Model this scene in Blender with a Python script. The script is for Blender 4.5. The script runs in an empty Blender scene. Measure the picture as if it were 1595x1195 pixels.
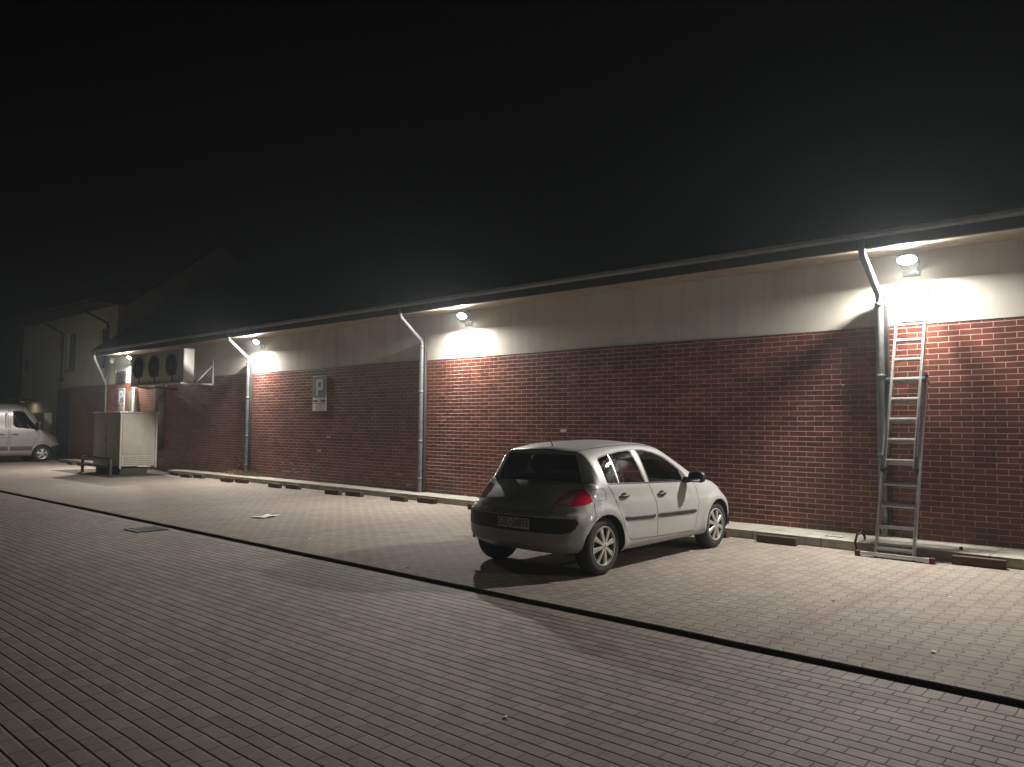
import bpy, bmesh, math, random
import numpy as np
from mathutils import Vector, Matrix
from mathutils.bvhtree import BVHTree
random.seed(7)
SC = bpy.context.scene
COL = SC.collection
PI = math.pi

# ------------------------------------------------------------------ materials
def mat(name, base=(.5, .5, .5), rough=.6, metal=0., spec=.5, coat=0.):
    m = bpy.data.materials.new(name); m.use_nodes = True
    b = m.node_tree.nodes['Principled BSDF']
    b.inputs['Base Color'].default_value = (*base, 1)
    b.inputs['Roughness'].default_value = rough
    b.inputs['Metallic'].default_value = metal
    b.inputs['Specular IOR Level'].default_value = spec
    b.inputs['Coat Weight'].default_value = coat
    return m

class NT:
    """small node-graph helper"""
    def __init__(s, m):
        s.m = m; s.nt = m.node_tree; s.n = s.nt.nodes; s.b = s.n['Principled BSDF']
    def new(s, t, **kw):
        n = s.n.new(t)
        for k, v in kw.items(): setattr(n, k, v)
        return n
    def put(s, inp, v):
        if isinstance(v, bpy.types.NodeSocket): s.nt.links.new(v, inp)
        elif v is not None: inp.default_value = v
    def math(s, op, a, b=None, c=None, clamp=False):
        n = s.new('ShaderNodeMath', operation=op, use_clamp=clamp)
        s.put(n.inputs[0], a); s.put(n.inputs[1], b)
        if c is not None: s.put(n.inputs[2], c)
        return n.outputs[0]
    def coord(s, which='Object'):
        return s.new('ShaderNodeTexCoord').outputs[which]
    def xyz(s, v):
        n = s.new('ShaderNodeSeparateXYZ'); s.put(n.inputs[0], v); return n.outputs
    def vec(s, x=0., y=0., z=0.):
        n = s.new('ShaderNodeCombineXYZ')
        for i, v in enumerate((x, y, z)): s.put(n.inputs[i], v)
        return n.outputs[0]
    def noise(s, v, scale, detail=4., rough=.55, col=False):
        n = s.new('ShaderNodeTexNoise'); s.put(n.inputs['Vector'], v)
        n.inputs['Scale'].default_value = scale; n.inputs['Detail'].default_value = detail
        n.inputs['Roughness'].default_value = rough
        return n.outputs['Color' if col else 'Fac']
    def ramp(s, f, stops):
        n = s.new('ShaderNodeValToRGB'); s.put(n.inputs[0], f)
        cr = n.color_ramp
        while len(cr.elements) < len(stops): cr.elements.new(.5)
        for e, (p, c) in zip(cr.elements, stops):
            e.position = p; e.color = (*c, 1) if len(c) == 3 else c
        return n.outputs['Color']
    def mix(s, f, a, b, mode='MIX'):
        n = s.new('ShaderNodeMix', data_type='RGBA', blend_type=mode)
        s.put(n.inputs[0], f)
        for i, v in ((6, a), (7, b)):
            if isinstance(v, tuple): v = (*v, 1) if len(v) == 3 else v
            s.put(n.inputs[i], v)
        return n.outputs[2]
    def sstep(s, v, lo, hi):
        n = s.new('ShaderNodeMapRange', interpolation_type='SMOOTHSTEP')
        s.put(n.inputs[0], v); n.inputs[1].default_value = lo; n.inputs[2].default_value = hi
        return n.outputs[0]
    def bump(s, h, dist=.01, strength=1., prev=None):
        n = s.new('ShaderNodeBump'); n.inputs['Distance'].default_value = dist
        n.inputs['Strength'].default_value = strength; s.put(n.inputs['Height'], h)
        if prev is not None: s.put(n.inputs['Normal'], prev)
        return n.outputs[0]
    def out(s, col=None, rough=None, normal=None):
        if col is not None: s.put(s.b.inputs['Base Color'], col)
        if rough is not None: s.put(s.b.inputs['Roughness'], rough)
        if normal is not None: s.put(s.b.inputs['Normal'], normal)

def weathered(name, base, rough=.6, metal=0., scale=6., amount=.25, bump=.0, coat=0., spec=.5):
    """plain material with blotchy tone and gloss so that it is never flat"""
    m = mat(name, base, rough, metal, spec, coat); g = NT(m); v = g.coord()
    f = g.noise(v, scale, 6., .6)
    lo = tuple(c * (1 - amount) for c in base); hi = tuple(min(1, c * (1 + amount * .6)) for c in base)
    col = g.ramp(f, [(.3, lo), (.7, hi)])
    r = g.math('MULTIPLY_ADD', f, .25, rough - .12)
    nrm = g.bump(g.noise(v, scale * 12, 3.), bump) if bump else None
    g.out(col, r, nrm); return m

def m_brick():
    m = mat('clinker_brick', rough=.4); g = NT(m)
    x, y, z = g.xyz(g.coord())
    v = g.vec(g.math('ADD', x, y), g.math('SUBTRACT', z, .122), 0.)
    t = g.new('ShaderNodeTexBrick', offset=.5, squash=1.)
    warp = g.noise(v, 7., 2., col=True)
    vv = g.new('ShaderNodeVectorMath', operation='MULTIPLY_ADD')
    g.put(vv.inputs[0], warp); vv.inputs[1].default_value = (.006, .004, 0); g.put(vv.inputs[2], v)
    g.put(t.inputs['Vector'], vv.outputs[0])
    t.inputs['Color1'].default_value = (.155, .040, .025, 1)
    t.inputs['Color2'].default_value = (.205, .058, .036, 1)
    t.inputs['Mortar'].default_value = (.50, .38, .315, 1)
    t.inputs['Scale'].default_value = 1.
    t.inputs['Mortar Size'].default_value = .0052
    t.inputs['Mortar Smooth'].default_value = .25
    t.inputs['Bias'].default_value = -.1
    t.inputs['Brick Width'].default_value = .258; t.inputs['Row Height'].default_value = .0763
    blot = g.noise(v, 1.3, 5., .6); fine = g.noise(v, 60., 4., .7)
    # each brick its own firing tone
    ix = g.math('FLOOR', g.math('DIVIDE', x, .129)); iz = g.math('FLOOR', g.math('DIVIDE', g.math('SUBTRACT', z, .122), .0763))
    wn = g.new('ShaderNodeTexWhiteNoise', noise_dimensions='3D'); g.put(wn.inputs['Vector'], g.vec(g.math('FLOOR', g.math('DIVIDE', ix, 2.)), iz, 0.))
    tone = g.math('MULTIPLY_ADD', wn.outputs['Value'], .46, .66)
    tone = g.math('MULTIPLY', tone, g.math('MULTIPLY_ADD', blot, .6, .68))
    c = g.mix(1., t.outputs['Color'], g.vec(tone, tone, tone), 'MULTIPLY')
    # pale lime bloom and chipped faces near the ground
    low = g.sstep(z, 1.0, .12); eff = g.math('MULTIPLY', g.sstep(g.noise(v, 2.6, 6., .65), .62, .75), low)
    c = g.mix(g.math('MULTIPLY', eff, .22), c, (.46, .30, .24))
    damp = g.math('MULTIPLY', g.sstep(z, .55, .13), g.sstep(g.noise(g.vec(x, 0., g.math('MULTIPLY', z, .5)), 1.1, 5., .6), .40, .62))
    c = g.mix(g.math('MULTIPLY', damp, .55), c, (.045, .028, .022))
    h = g.math('MULTIPLY_ADD', t.outputs['Fac'], -1., 1.)
    n1 = g.bump(h, .006, .9)
    n2 = g.bump(fine, .0012, .5, n1)
    r = g.math('MULTIPLY_ADD', t.outputs['Fac'], .35, g.math('MULTIPLY_ADD', fine, .18, .30))
    g.out(c, r, n2); return m

def m_plaster(name='cream_plaster', base=(.60, .575, .515)):
    m = mat(name, base, .9, spec=.2); g = NT(m); v = g.coord(); x, y, z = g.xyz(v)
    big = g.noise(v, .7, 5., .62); st = g.noise(g.vec(g.math('MULTIPLY', x, 3.2), y, g.math('MULTIPLY', z, .35)), 1.6, 6., .65)
    f = g.math('ADD', g.math('MULTIPLY', big, .55), g.math('MULTIPLY', st, .45))
    c = g.ramp(f, [(.3, tuple(b * .76 for b in base)), (.52, base), (.8, tuple(min(1, b * 1.1) for b in base))])
    # dark runs below the eave
    run = g.math('MULTIPLY', g.sstep(g.noise(g.vec(g.math('MULTIPLY', x, 5.), 0., g.math('MULTIPLY', z, .12)), 1.5, 4., .6), .56, .76), g.sstep(z, 3.1, 4.1))
    c = g.mix(g.math('MULTIPLY', run, .32), c, (.22, .20, .165))
    # grey mould smears
    sm = g.sstep(g.noise(v, 1.9, 7., .7), .63, .78)
    c = g.mix(g.math('MULTIPLY', sm, .30), c, (.20, .185, .15))
    fine = g.noise(v, 90., 4., .7); med = g.noise(v, 14., 3.)
    n = g.bump(fine, .0035, .8); n = g.bump(med, .004, .4, n)
    g.out(c, None, n); return m

def m_lane():
    """rectangular pavers in running bond with bed joints along the building that carry painted shade, and one soldier course by the step"""
    m = mat('lane_pavers', rough=.75, spec=.35); g = NT(m); v = g.coord(); x0, y0, z = g.xyz(v)
    wv = g.xyz(g.noise(v, 3.0, 2., col=True))
    x = g.math('ADD', x0, g.math('MULTIPLY_ADD', wv[0], .016, -.008)); y = g.math('ADD', y0, g.math('MULTIPLY_ADD', wv[1], .014, -.007))
    sold = g.math('GREATER_THAN', y, 5.388)
    RH, BW = .1005, .2015
    yr = g.math('ADD', y, 40.0 - 5.388 + .1005*60)                              # rows counted from the soldier course
    row = g.math('FLOOR', g.math('DIVIDE', yr, RH))
    wn = g.new('ShaderNodeTexWhiteNoise', noise_dimensions='1D'); g.put(wn.inputs['W'], row)
    sh = g.math('MULTIPLY_ADD', wn.outputs['Value'], .05, g.math('MULTIPLY', g.math('FLOORED_MODULO', row, 2.), BW/2))
    xr = g.math('ADD', g.math('ADD', x, 80.), sh)
    xs = g.math('ADD', x, 80.)
    bw = g.math('MULTIPLY_ADD', sold, .1-BW, BW)
    xx = g.math('ADD', g.math('MULTIPLY', sold, xs), g.math('MULTIPLY', g.math('SUBTRACT', 1., sold), xr))
    col = g.math('FLOOR', g.math('DIVIDE', xx, bw))
    fx = g.math('FLOORED_MODULO', xx, bw); dx = g.math('MINIMUM', fx, g.math('SUBTRACT', bw, fx))
    fy = g.math('FLOORED_MODULO', yr, RH); dyr = g.math('MINIMUM', fy, g.math('SUBTRACT', RH, fy))
    dys = g.math('ABSOLUTE', g.math('SUBTRACT', y, 5.388))
    dy = g.math('MINIMUM', g.math('ADD', dyr, sold), dys)
    w2 = g.new('ShaderNodeTexWhiteNoise', noise_dimensions='3D'); g.put(w2.inputs['Vector'], g.vec(col, g.math('MULTIPLY_ADD', sold, 1000., row), 0.))
    big = g.noise(v, .45, 5., .6); mid = g.noise(v, 5., 4., .6); fine = g.noise(v, 170., 3., .75)
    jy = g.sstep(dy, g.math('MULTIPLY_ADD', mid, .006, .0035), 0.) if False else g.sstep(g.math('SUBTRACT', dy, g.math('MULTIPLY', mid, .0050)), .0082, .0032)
    jx = g.sstep(g.math('SUBTRACT', dx, g.math('MULTIPLY', mid, .003)), .0034, .0010)
    tone = g.math('ADD', g.math('MULTIPLY_ADD', w2.outputs['Value'], .38, .42), g.math('MULTIPLY', big, .60))
    tone = g.math('ADD', tone, g.math('MULTIPLY', g.math('SUBTRACT', fine, .5), .60))
    hue = g.mix(g.xyz(w2.outputs['Color'])[1], (.228, .186, .154), (.202, .174, .148))
    c = g.mix(1., hue, g.vec(tone, tone, tone), 'MULTIPLY')
    c = g.mix(g.math('MULTIPLY', jx, g.math('MULTIPLY_ADD', mid, .7, .45), clamp=True), c, (.045, .038, .030))
    c = g.mix(jy, c, (.012, .0105, .009))  # bed joints near-black: shade the bump lacks, painted in
    oil = g.sstep(g.noise(v, .8, 7., .7), .64, .78)
    c = g.mix(g.math('MULTIPLY', oil, .5), c, (.055, .048, .042))
    vo = g.new('ShaderNodeTexVoronoi', feature='F1'); g.put(vo.inputs['Vector'], v); vo.inputs['Scale'].default_value = 26.
    gw = g.xyz(vo.outputs['Color'])[0]
    grit = g.math('MULTIPLY', g.math('LESS_THAN', vo.outputs['Distance'], .10), g.math('GREATER_THAN', gw, .93))
    c = g.mix(grit, c, (.48, .44, .37))
    hy = g.sstep(dy, .001, .011); hx = g.sstep(dx, .0005, .006)
    n = g.bump(g.math('MINIMUM', hy, g.math('MULTIPLY_ADD', hx, .5, .5)), .010, 1.); n = g.bump(fine, .0028, .8, n)
    tilt = g.math('MULTIPLY', g.math('SUBTRACT', w2.outputs['Value'], .5), fy)
    n = g.bump(tilt, .05, .5, n); n = g.bump(g.noise(v, 7., 3.), .008, .6, n)
    g.out(c, g.math('MULTIPLY_ADD', mid, .2, .6), n); return m

def m_parking():
    """double-T interlocking pavers: zig-zag joints across, straight joints along the building"""
    m = mat('interlocking_pavers', rough=.8, spec=.3); g = NT(m); v = g.coord(); x0, y0, z = g.xyz(v)
    wob = g.noise(v, 2.2, 2.); wob = g.math('MULTIPLY', g.math('SUBTRACT', wob, .5), .02)
    x = g.math('ADD', x0, wob); y = g.math('ADD', y0, wob)
    W, L, A, J = .1405, .200, .0155, .0040
    tri = g.math('PINGPONG', g.math('ADD', y, 40.), L / 2)                     # 0..L/2
    gg = g.math('MULTIPLY', g.math('SUBTRACT', tri, L / 4), 28.)
    gg = g.math('MAXIMUM', g.math('MINIMUM', gg, 1.), -1.)                     # trapezoid wave -1..1
    ag = g.math('MULTIPLY', gg, A)
    te = g.math('FLOORED_MODULO', g.math('SUBTRACT', x, ag), 2 * W)
    to = g.math('FLOORED_MODULO', g.math('SUBTRACT', g.math('ADD', x, ag), W), 2 * W)
    de = g.math('MINIMUM', te, g.math('SUBTRACT', 2 * W, te)); do = g.math('MINIMUM', to, g.math('SUBTRACT', 2 * W, to))
    isA = g.math('LESS_THAN', te, g.math('MULTIPLY_ADD', ag, -2., W))          # between even and odd joint
    dA = tri; dB = g.math('SUBTRACT', L / 2, tri)                              # distance to the end joints
    dy = g.math('ADD', g.math('MULTIPLY', isA, dA), g.math('MULTIPLY', g.math('SUBTRACT', 1., isA), dB))
    d = g.math('MINIMUM', g.math('MINIMUM', de, do), dy)
    dz_ = g.math('MINIMUM', de, do)
    mj = g.noise(v, 9., 3.)
    jz = g.math('MULTIPLY', g.sstep(dz_, J, J * .25), g.sstep(mj, .30, .62))      # zig-zag joints partly silted up
    je = g.math('MULTIPLY', g.sstep(dy, J * 2.2, J * .7), g.sstep(g.noise(v, 4.3, 3.), .22, .45))  # straight joints drawn stronger, painted shade for lying across the light
    joint = g.math('MAXIMUM', jz, je)
    hgt = g.sstep(d, J * .2, J * 2.2)
    col_i = g.math('ADD', g.math('MULTIPLY', g.math('FLOOR', g.math('DIVIDE', g.math('SUBTRACT', x, ag), 2 * W)), 2.), isA)
    row_i = g.math('FLOOR', g.math('ADD', g.math('DIVIDE', y, L), g.math('MULTIPLY', isA, -.5)))
    wn = g.new('ShaderNodeTexWhiteNoise', noise_dimensions='3D'); g.put(wn.inputs['Vector'], g.vec(col_i, row_i, 0.))
    big = g.noise(v, .5, 6., .62); fine = g.noise(v, 150., 3., .75); mid = g.noise(v, 3., 5., .6)
    tone = g.math('ADD', g.math('MULTIPLY_ADD', wn.outputs['Value'], .16, .60), g.math('MULTIPLY', big, .42))
    tone = g.math('ADD', tone, g.math('MULTIPLY', g.math('SUBTRACT', mid, .5), .34))
    tone = g.math('ADD', tone, g.math('MULTIPLY', g.math('SUBTRACT', fine, .5), .35))
    # one course of reddish pavers marks each stall edge
    px = g.math('PINGPONG', g.math('ADD', x0, 100. + 2.54), 1.25)
    band = g.math('MULTIPLY', g.math('LESS_THAN', px, .070), g.math('MULTIPLY_ADD', wn.outputs['Value'], .5, .55), clamp=True)
    base = g.mix(band, (.330, .284, .242), (.305, .238, .210))
    c = g.mix(1., base, g.vec(tone, tone, tone), 'MULTIPLY')
    # oily and dusty stains
    st = g.sstep(g.noise(v, 1.1, 6., .68), .66, .80)
    c = g.mix(g.math('MULTIPLY', st, .45), c, (.085, .078, .068))
    jd = joint       # joints partly silted up
    c = g.mix(g.math('MULTIPLY', jd, .9), c, (.050, .043, .034))
    vo = g.new('ShaderNodeTexVoronoi', feature='F1'); g.put(vo.inputs['Vector'], v); vo.inputs['Scale'].default_value = 11.
    w2 = g.xyz(vo.outputs['Color'])[0]
    grit = g.math('MULTIPLY', g.math('LESS_THAN', vo.outputs['Distance'], .07), g.math('GREATER_THAN', w2, .955))
    c = g.mix(grit, c, (.66, .62, .54))
    v3 = g.new('ShaderNodeTexVoronoi', feature='F1'); g.put(v3.inputs['Vector'], g.vec(x0, g.math('MULTIPLY', y0, 1.5), 0.)); v3.inputs['Scale'].default_value = 2.6
    w3 = g.xyz(v3.outputs['Color'])[0]
    c = g.mix(g.math('MULTIPLY', g.math('LESS_THAN', v3.outputs['Distance'], .055), g.math('GREATER_THAN', w3, .90)), c, (.62, .59, .52))
    n = g.bump(hgt, .0035, .9); n = g.bump(fine, .0018, .6, n); n = g.bump(g.noise(v, 5., 3.), .006, .5, n)
    g.out(c, None, n); return m

def m_concrete(name='kerb_concrete', base=(.40, .38, .33)):
    m = mat(name, base, .88, spec=.25); g = NT(m); v = g.coord(); x, y, z = g.xyz(v)
    f = g.noise(v, 2.4, 7., .68)
    c = g.ramp(f, [(.28, tuple(b * .55 for b in base)), (.5, base), (.75, tuple(min(1, b * 1.15) for b in base))])
    # joints between the kerb stones
    jx = g.math('PINGPONG', g.math('ADD', x, 100.), .5)
    jt = g.sstep(jx, .009, .004)
    c = g.mix(g.math('MULTIPLY', jt, .7), c, (.05, .045, .035))
    n = g.bump(g.math('SUBTRACT', 1., jt), .006, .7); n = g.bump(g.noise(v, 45., 4., .7), .004, .7, n)
    g.out(c, None, n); return m

def m_glass(name, tint, gloss=1.0, rough=.02):
    m = bpy.data.materials.new(name); m.use_nodes = True; nt = m.node_tree; nt.nodes.clear()
    o = nt.nodes.new('ShaderNodeOutputMaterial'); mx = nt.nodes.new('ShaderNodeMixShader')
    tr = nt.nodes.new('ShaderNodeBsdfTransparent'); tr.inputs[0].default_value = (*tint, 1)
    gl = nt.nodes.new('ShaderNodeBsdfGlossy'); gl.inputs['Roughness'].default_value = rough
    gl.inputs[0].default_value = (gloss, gloss, gloss, 1)
    fr = nt.nodes.new('ShaderNodeFresnel'); fr.inputs[0].default_value = 1.5
    nt.links.new(fr.outputs[0], mx.inputs[0]); nt.links.new(tr.outputs[0], mx.inputs[1])
    nt.links.new(gl.outputs[0], mx.inputs[2]); nt.links.new(mx.outputs[0], o.inputs[0]); return m

def m_paint(name, base, rough=.36, metal=.55, flake=True):
    m = mat(name, base, rough, metal, .5, .55); g = NT(m); v = g.coord()
    f = g.noise(v, 4., 6., .65); dirt = g.sstep(g.xyz(v)[2], .55, .18)
    dusty = g.math('MULTIPLY', dirt, g.math('MULTIPLY_ADD', f, .7, .15))
    c = g.ramp(f, [(.3, tuple(b * .9 for b in base)), (.7, base)])
    c = g.mix(g.math('MULTIPLY', dusty, .55), c, (.16, .145, .12))
    g.out(c, g.math('ADD', g.math('MULTIPLY_ADD', f, .14, rough - .06), g.math('MULTIPLY', dusty, .3)))
    g.b.inputs['Coat Roughness'].default_value = .12
    return m

def m_emit(name, col, strength):
    m = bpy.data.materials.new(name); m.use_nodes = True; nt = m.node_tree; nt.nodes.clear()
    o = nt.nodes.new('ShaderNodeOutputMaterial'); e = nt.nodes.new('ShaderNodeEmission')
    e.inputs[0].default_value = (*col, 1); e.inputs[1].default_value = strength
    nt.links.new(e.outputs[0], o.inputs[0]); return m

M = dict(
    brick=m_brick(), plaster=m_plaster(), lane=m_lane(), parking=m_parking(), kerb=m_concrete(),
    pad=m_concrete('shade_dark_concrete', (.075, .068, .058)), soil=weathered('distant_ground', (.06, .055, .05), .9),
    zinc=weathered('galvanised_zinc', (.17, .174, .174), .5, .4, 9., .25), darkzinc=weathered('dark_metal_strip', (.05, .05, .05), .6, .3),
    wood=weathered('eave_board', (.33, .26, .19), .7, 0., 5., .3), fascia=weathered('dark_fascia', (.035, .034, .034), .6),
    tile=weathered('roof_tile', (.022, .021, .021), .65, 0., 3., .3, .004),
    cream=weathered('cream_sheet_metal', (.52, .495, .43), .45, 0., 3., .12), creamdirty=weathered('dirty_cream_metal', (.50, .47, .40), .55, 0., 3., .16),
    white=weathered('white_enamel', (.62, .61, .57), .4, 0., 8., .12), black=weathered('black_rubber', (.02, .02, .02), .75, 0., 12., .3),
    blackplastic=weathered('black_plastic', (.022, .022, .023), .45, 0., 14., .25), grey=weathered('grey_cast_metal', (.2, .2, .2), .5, .4),
    guard=weathered('dark_painted_steel', (.065, .066, .07), .5, .3, 14., .3), alu=weathered('brushed_aluminium', (.60, .60, .59), .36, .5, 16., .16),
    alucap=weathered('red_plastic_cap', (.11, .02, .018), .5), blockm=weathered('red_brown_wheel_stop', (.075, .036, .026), .7, 0., 9., .4, .003),
    paper=weathered('white_paper', (.75, .74, .70), .8, 0., 7., .08), blue=weathered('faded_sign_blue', (.20, .245, .31), .45, 0., 6., .15),
    red=weathered('sign_red', (.35, .03, .03), .5), darkglass=mat('dark_window_glass', (.012, .013, .015), .08),
    frame=weathered('dark_window_frame', (.045, .04, .036), .5), lining=weathered('cabin_lining', (.05, .048, .045), .95, 0., 20., .2, 0, 0, .15),
    seat=weathered('seat_cloth', (.035, .034, .034), .95, 0., 30., .2, 0, 0, .15), grass=weathered('dry_weeds', (.24, .19, .10), .9),
    tyre=weathered('tyre_rubber', (.025, .0245, .024), .8, 0., 20., .3), rim=weathered('silver_hubcap', (.55, .54, .51), .35, .55, 10., .12),
    lens=m_emit('lit_led_panel', (1., .96, .87), 60.), bulb=weathered('opal_lamp', (.8, .79, .75), .3),
    plaster2=m_plaster('yellowish_plaster', (.62, .57, .45)), tar=weathered('dark_gate_boards', (.03, .027, .027), .7),
    brown=weathered('brown_duct', (.13, .10, .075), .6), iron=weathered('cast_iron', (.05, .047, .043), .6, .5, 20., .4, .003),
)

# ------------------------------------------------------------------ mesh builder
class MB:
    def __init__(s): s.bm = bmesh.new()
    def box(s, x0, x1, y0, y1, z0, z1, bev=0., rot=None, piv=None):
        b = bmesh.new()
        vs = [b.verts.new(p) for p in ((x0,y0,z0),(x1,y0,z0),(x1,y1,z0),(x0,y1,z0),(x0,y0,z1),(x1,y0,z1),(x1,y1,z1),(x0,y1,z1))]
        for f in ((0,3,2,1),(4,5,6,7),(0,1,5,4),(1,2,6,5),(2,3,7,6),(3,0,4,7)): b.faces.new([vs[i] for i in f])
        if bev: bmesh.ops.bevel(b, geom=b.edges[:], offset=bev, segments=2, profile=.6, affect='EDGES')
        if rot is not None:
            piv = Vector(piv) if piv else Vector(((x0+x1)/2, (y0+y1)/2, (z0+z1)/2))
            bmesh.ops.rotate(b, cent=piv, matrix=rot, verts=b.verts[:])
        s.add(b); return s
    def add(s, b):
        me = bpy.data.meshes.new('t'); b.to_mesh(me); b.free(); s.bm.from_mesh(me); bpy.data.meshes.remove(me)
    def tube(s, pts, r, n=12, cap=True):
        pts = [Vector(p) for p in pts]; rs = r if isinstance(r, (list, tuple)) else [r] * len(pts)
        rings = []; up = None
        for i, p in enumerate(pts):
            t = ((pts[min(i+1, len(pts)-1)] - p).normalized() + (p - pts[max(i-1, 0)]).normalized()).normalized()
            if up is None:
                up = Vector((0, 0, 1)) if abs(t.z) < .9 else Vector((1, 0, 0))
            a = t.cross(up).normalized(); b = a.cross(t).normalized(); up = b
            rings.append([s.bm.verts.new(p + a * (rs[i] * math.cos(2*PI*k/n)) + b * (rs[i] * math.sin(2*PI*k/n))) for k in range(n)])
        for A, B in zip(rings, rings[1:]):
            for k in range(n): s.bm.faces.new((A[k], A[(k+1) % n], B[(k+1) % n], B[k]))
        if cap: s.bm.faces.new(rings[0][::-1]); s.bm.faces.new(rings[-1])
        return s
    def lathe(s, prof, origin, axis='x', n=48, close=False):
        """prof: list of (radius, offset along the axis)"""
        o = Vector(origin); rings = []
        for r, h in prof:
            ring = []
            for k in range(n):
                a = 2*PI*k/n; c, d = r*math.cos(a), r*math.sin(a)
                ring.append(s.bm.verts.new(o + Vector({'x': (h, c, d), 'y': (c, h, d), 'z': (c, d, h)}[axis])))
            rings.append(ring)
        P = list(zip(rings, rings[1:])) + ([(rings[-1], rings[0])] if close else [])
        for A, B in P:
            for k in range(n): s.bm.faces.new((A[k], A[(k+1) % n], B[(k+1) % n], B[k]))
        if not close:
            for R, pr in ((rings[0], prof[0]), (rings[-1], prof[-1])):
                if pr[0] > 1e-4: s.bm.faces.new(R)
        return s
    def prism(s, poly, d0, d1, plane='xz', bev=0.):
        """extrude a 2-D outline between two depths"""
        b = bmesh.new()
        def P(u, v, d): return {'xz': (u, d, v), 'xy': (u, v, d), 'yz': (d, u, v)}[plane]
        A = [b.verts.new(P(u, v, d0)) for u, v in poly]; B = [b.verts.new(P(u, v, d1)) for u, v in poly]
        b.faces.new(A[::-1]); b.faces.new(B)
        for i in range(len(poly)): b.faces.new((A[i], A[(i+1) % len(poly)], B[(i+1) % len(poly)], B[i]))
        bmesh.ops.recalc_face_normals(b, faces=b.faces[:])
        if bev: bmesh.ops.bevel(b, geom=b.edges[:], offset=bev, segments=2, profile=.6, affect='EDGES')
        s.add(b); return s
    def poly(s, pts):
        s.bm.faces.new([s.bm.verts.new(p) for p in pts]); return s
    def build(s, name, m, parent=None, smooth=40.):
        bm = s.bm
        bmesh.ops.remove_doubles(bm, verts=bm.verts[:], dist=1e-6)
        bmesh.ops.recalc_face_normals(bm, faces=bm.faces[:])
        return link_mesh(name, bm, m, parent, smooth)

def link_mesh(name, bm, m, parent=None, smooth=40.):
    me = bpy.data.meshes.new(name); bm.to_mesh(me); bm.free()
    for k in (m if isinstance(m, (list, tuple)) else [m]): me.materials.append(k)
    if smooth is not None:
        for p in me.polygons: p.use_smooth = True
        me.set_sharp_from_angle(angle=math.radians(smooth))
    o = bpy.data.objects.new(name, me); COL.objects.link(o)
    if parent is not None: o.parent = parent
    return o

def tag(o, label=None, cat=None, group=None, kind=None):
    if label: o['label'] = label
    if cat: o['category'] = cat
    if group: o['group'] = group
    if kind: o['kind'] = kind
    return o

def thing(name, loc, label, cat, group=None, rz=0.):
    o = bpy.data.objects.new(name, None); COL.objects.link(o); o.empty_display_size = .2
    o.location = loc; o.rotation_euler = (0, 0, rz)
    return tag(o, label, cat, group)

def copy_tree(o, parent=None):
    c = o.copy(); COL.objects.link(c)
    if parent is not None: c.parent = parent
    for ch in [k for k in COL.objects if k.parent == o]: copy_tree(ch, c)
    return c

def text_mesh(txt, size, name, m, parent, loc, rot, depth=.002, sx=1., align='CENTER'):
    cu = bpy.data.curves.new(name, 'FONT'); cu.body = txt; cu.size = size; cu.extrude = depth; cu.align_x = align; cu.align_y = 'CENTER'
    t = bpy.data.objects.new(name, cu); COL.objects.link(t)
    dg = bpy.context.evaluated_depsgraph_get(); dg.update()
    me = bpy.data.meshes.new_from_object(t.evaluated_get(dg)); bpy.data.objects.remove(t); me.name = name
    me.materials.clear(); me.materials.append(m)
    o = bpy.data.objects.new(name, me); COL.objects.link(o); o.parent = parent
    o.location = loc; o.rotation_euler = rot; o.scale = (sx, 1, 1)
    return o

def pch(xs, ys):
    """monotone cubic interpolation"""
    xs = np.array(xs, float); ys = np.array(ys, float); h = np.diff(xs); d = np.diff(ys) / h
    m = np.zeros(len(xs)); m[0], m[-1] = d[0], d[-1]
    for i in range(1, len(xs) - 1):
        if d[i-1] * d[i] > 0:
            w1, w2 = 2*h[i] + h[i-1], h[i] + 2*h[i-1]; m[i] = (w1 + w2) / (w1/d[i-1] + w2/d[i])
    def f(x):
        x = min(max(x, xs[0]), xs[-1]); i = min(max(int(np.searchsorted(xs, x)) - 1, 0), len(h) - 1); t = (x - xs[i]) / h[i]
        return ((1+2*t)*(1-t)**2)*ys[i] + t*(1-t)**2*h[i]*m[i] + t*t*(3-2*t)*ys[i+1] + t*t*(t-1)*h[i]*m[i+1]
    return f
def sm01(t): t = min(max(t, 0.), 1.); return t*t*(3-2*t)

# ------------------------------------------------------------------ vehicle shell tools
def catmull(P, counts):
    out = []
    P = [np.array(p, float) for p in P]; Q = [2*P[0]-P[1]] + P + [2*P[-1]-P[-2]]
    Q[0] = np.array([-P[1][0], P[1][1]]); Q[-1] = np.array([-P[-2][0], P[-2][1]])   # symmetric about the centre plane
    for i in range(len(P) - 1):
        p0, p1, p2, p3 = Q[i:i+4]
        d1 = max(np.linalg.norm(p2-p1), 1e-6)**.5; d0 = max(np.linalg.norm(p1-p0), 1e-6)**.5; d2 = max(np.linalg.norm(p3-p2), 1e-6)**.5
        m1 = (p2-p1) if d0 < 1e-3 else d1*((p1-p0)/d0 - (p2-p0)/(d0+d1) + (p2-p1)/d1)
        m2 = (p2-p1) if d2 < 1e-3 else d1*((p2-p1)/d1 - (p3-p1)/(d1+d2) + (p3-p2)/d2)
        n = counts[i]
        for k in range(n):
            t = k / n
            out.append(((2*t**3-3*t*t+1)*p1 + (t**3-2*t*t+t)*m1 + (-2*t**3+3*t*t)*p2 + (t**3-t*t)*m2))
    out.append(P[-1]); return out

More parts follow.
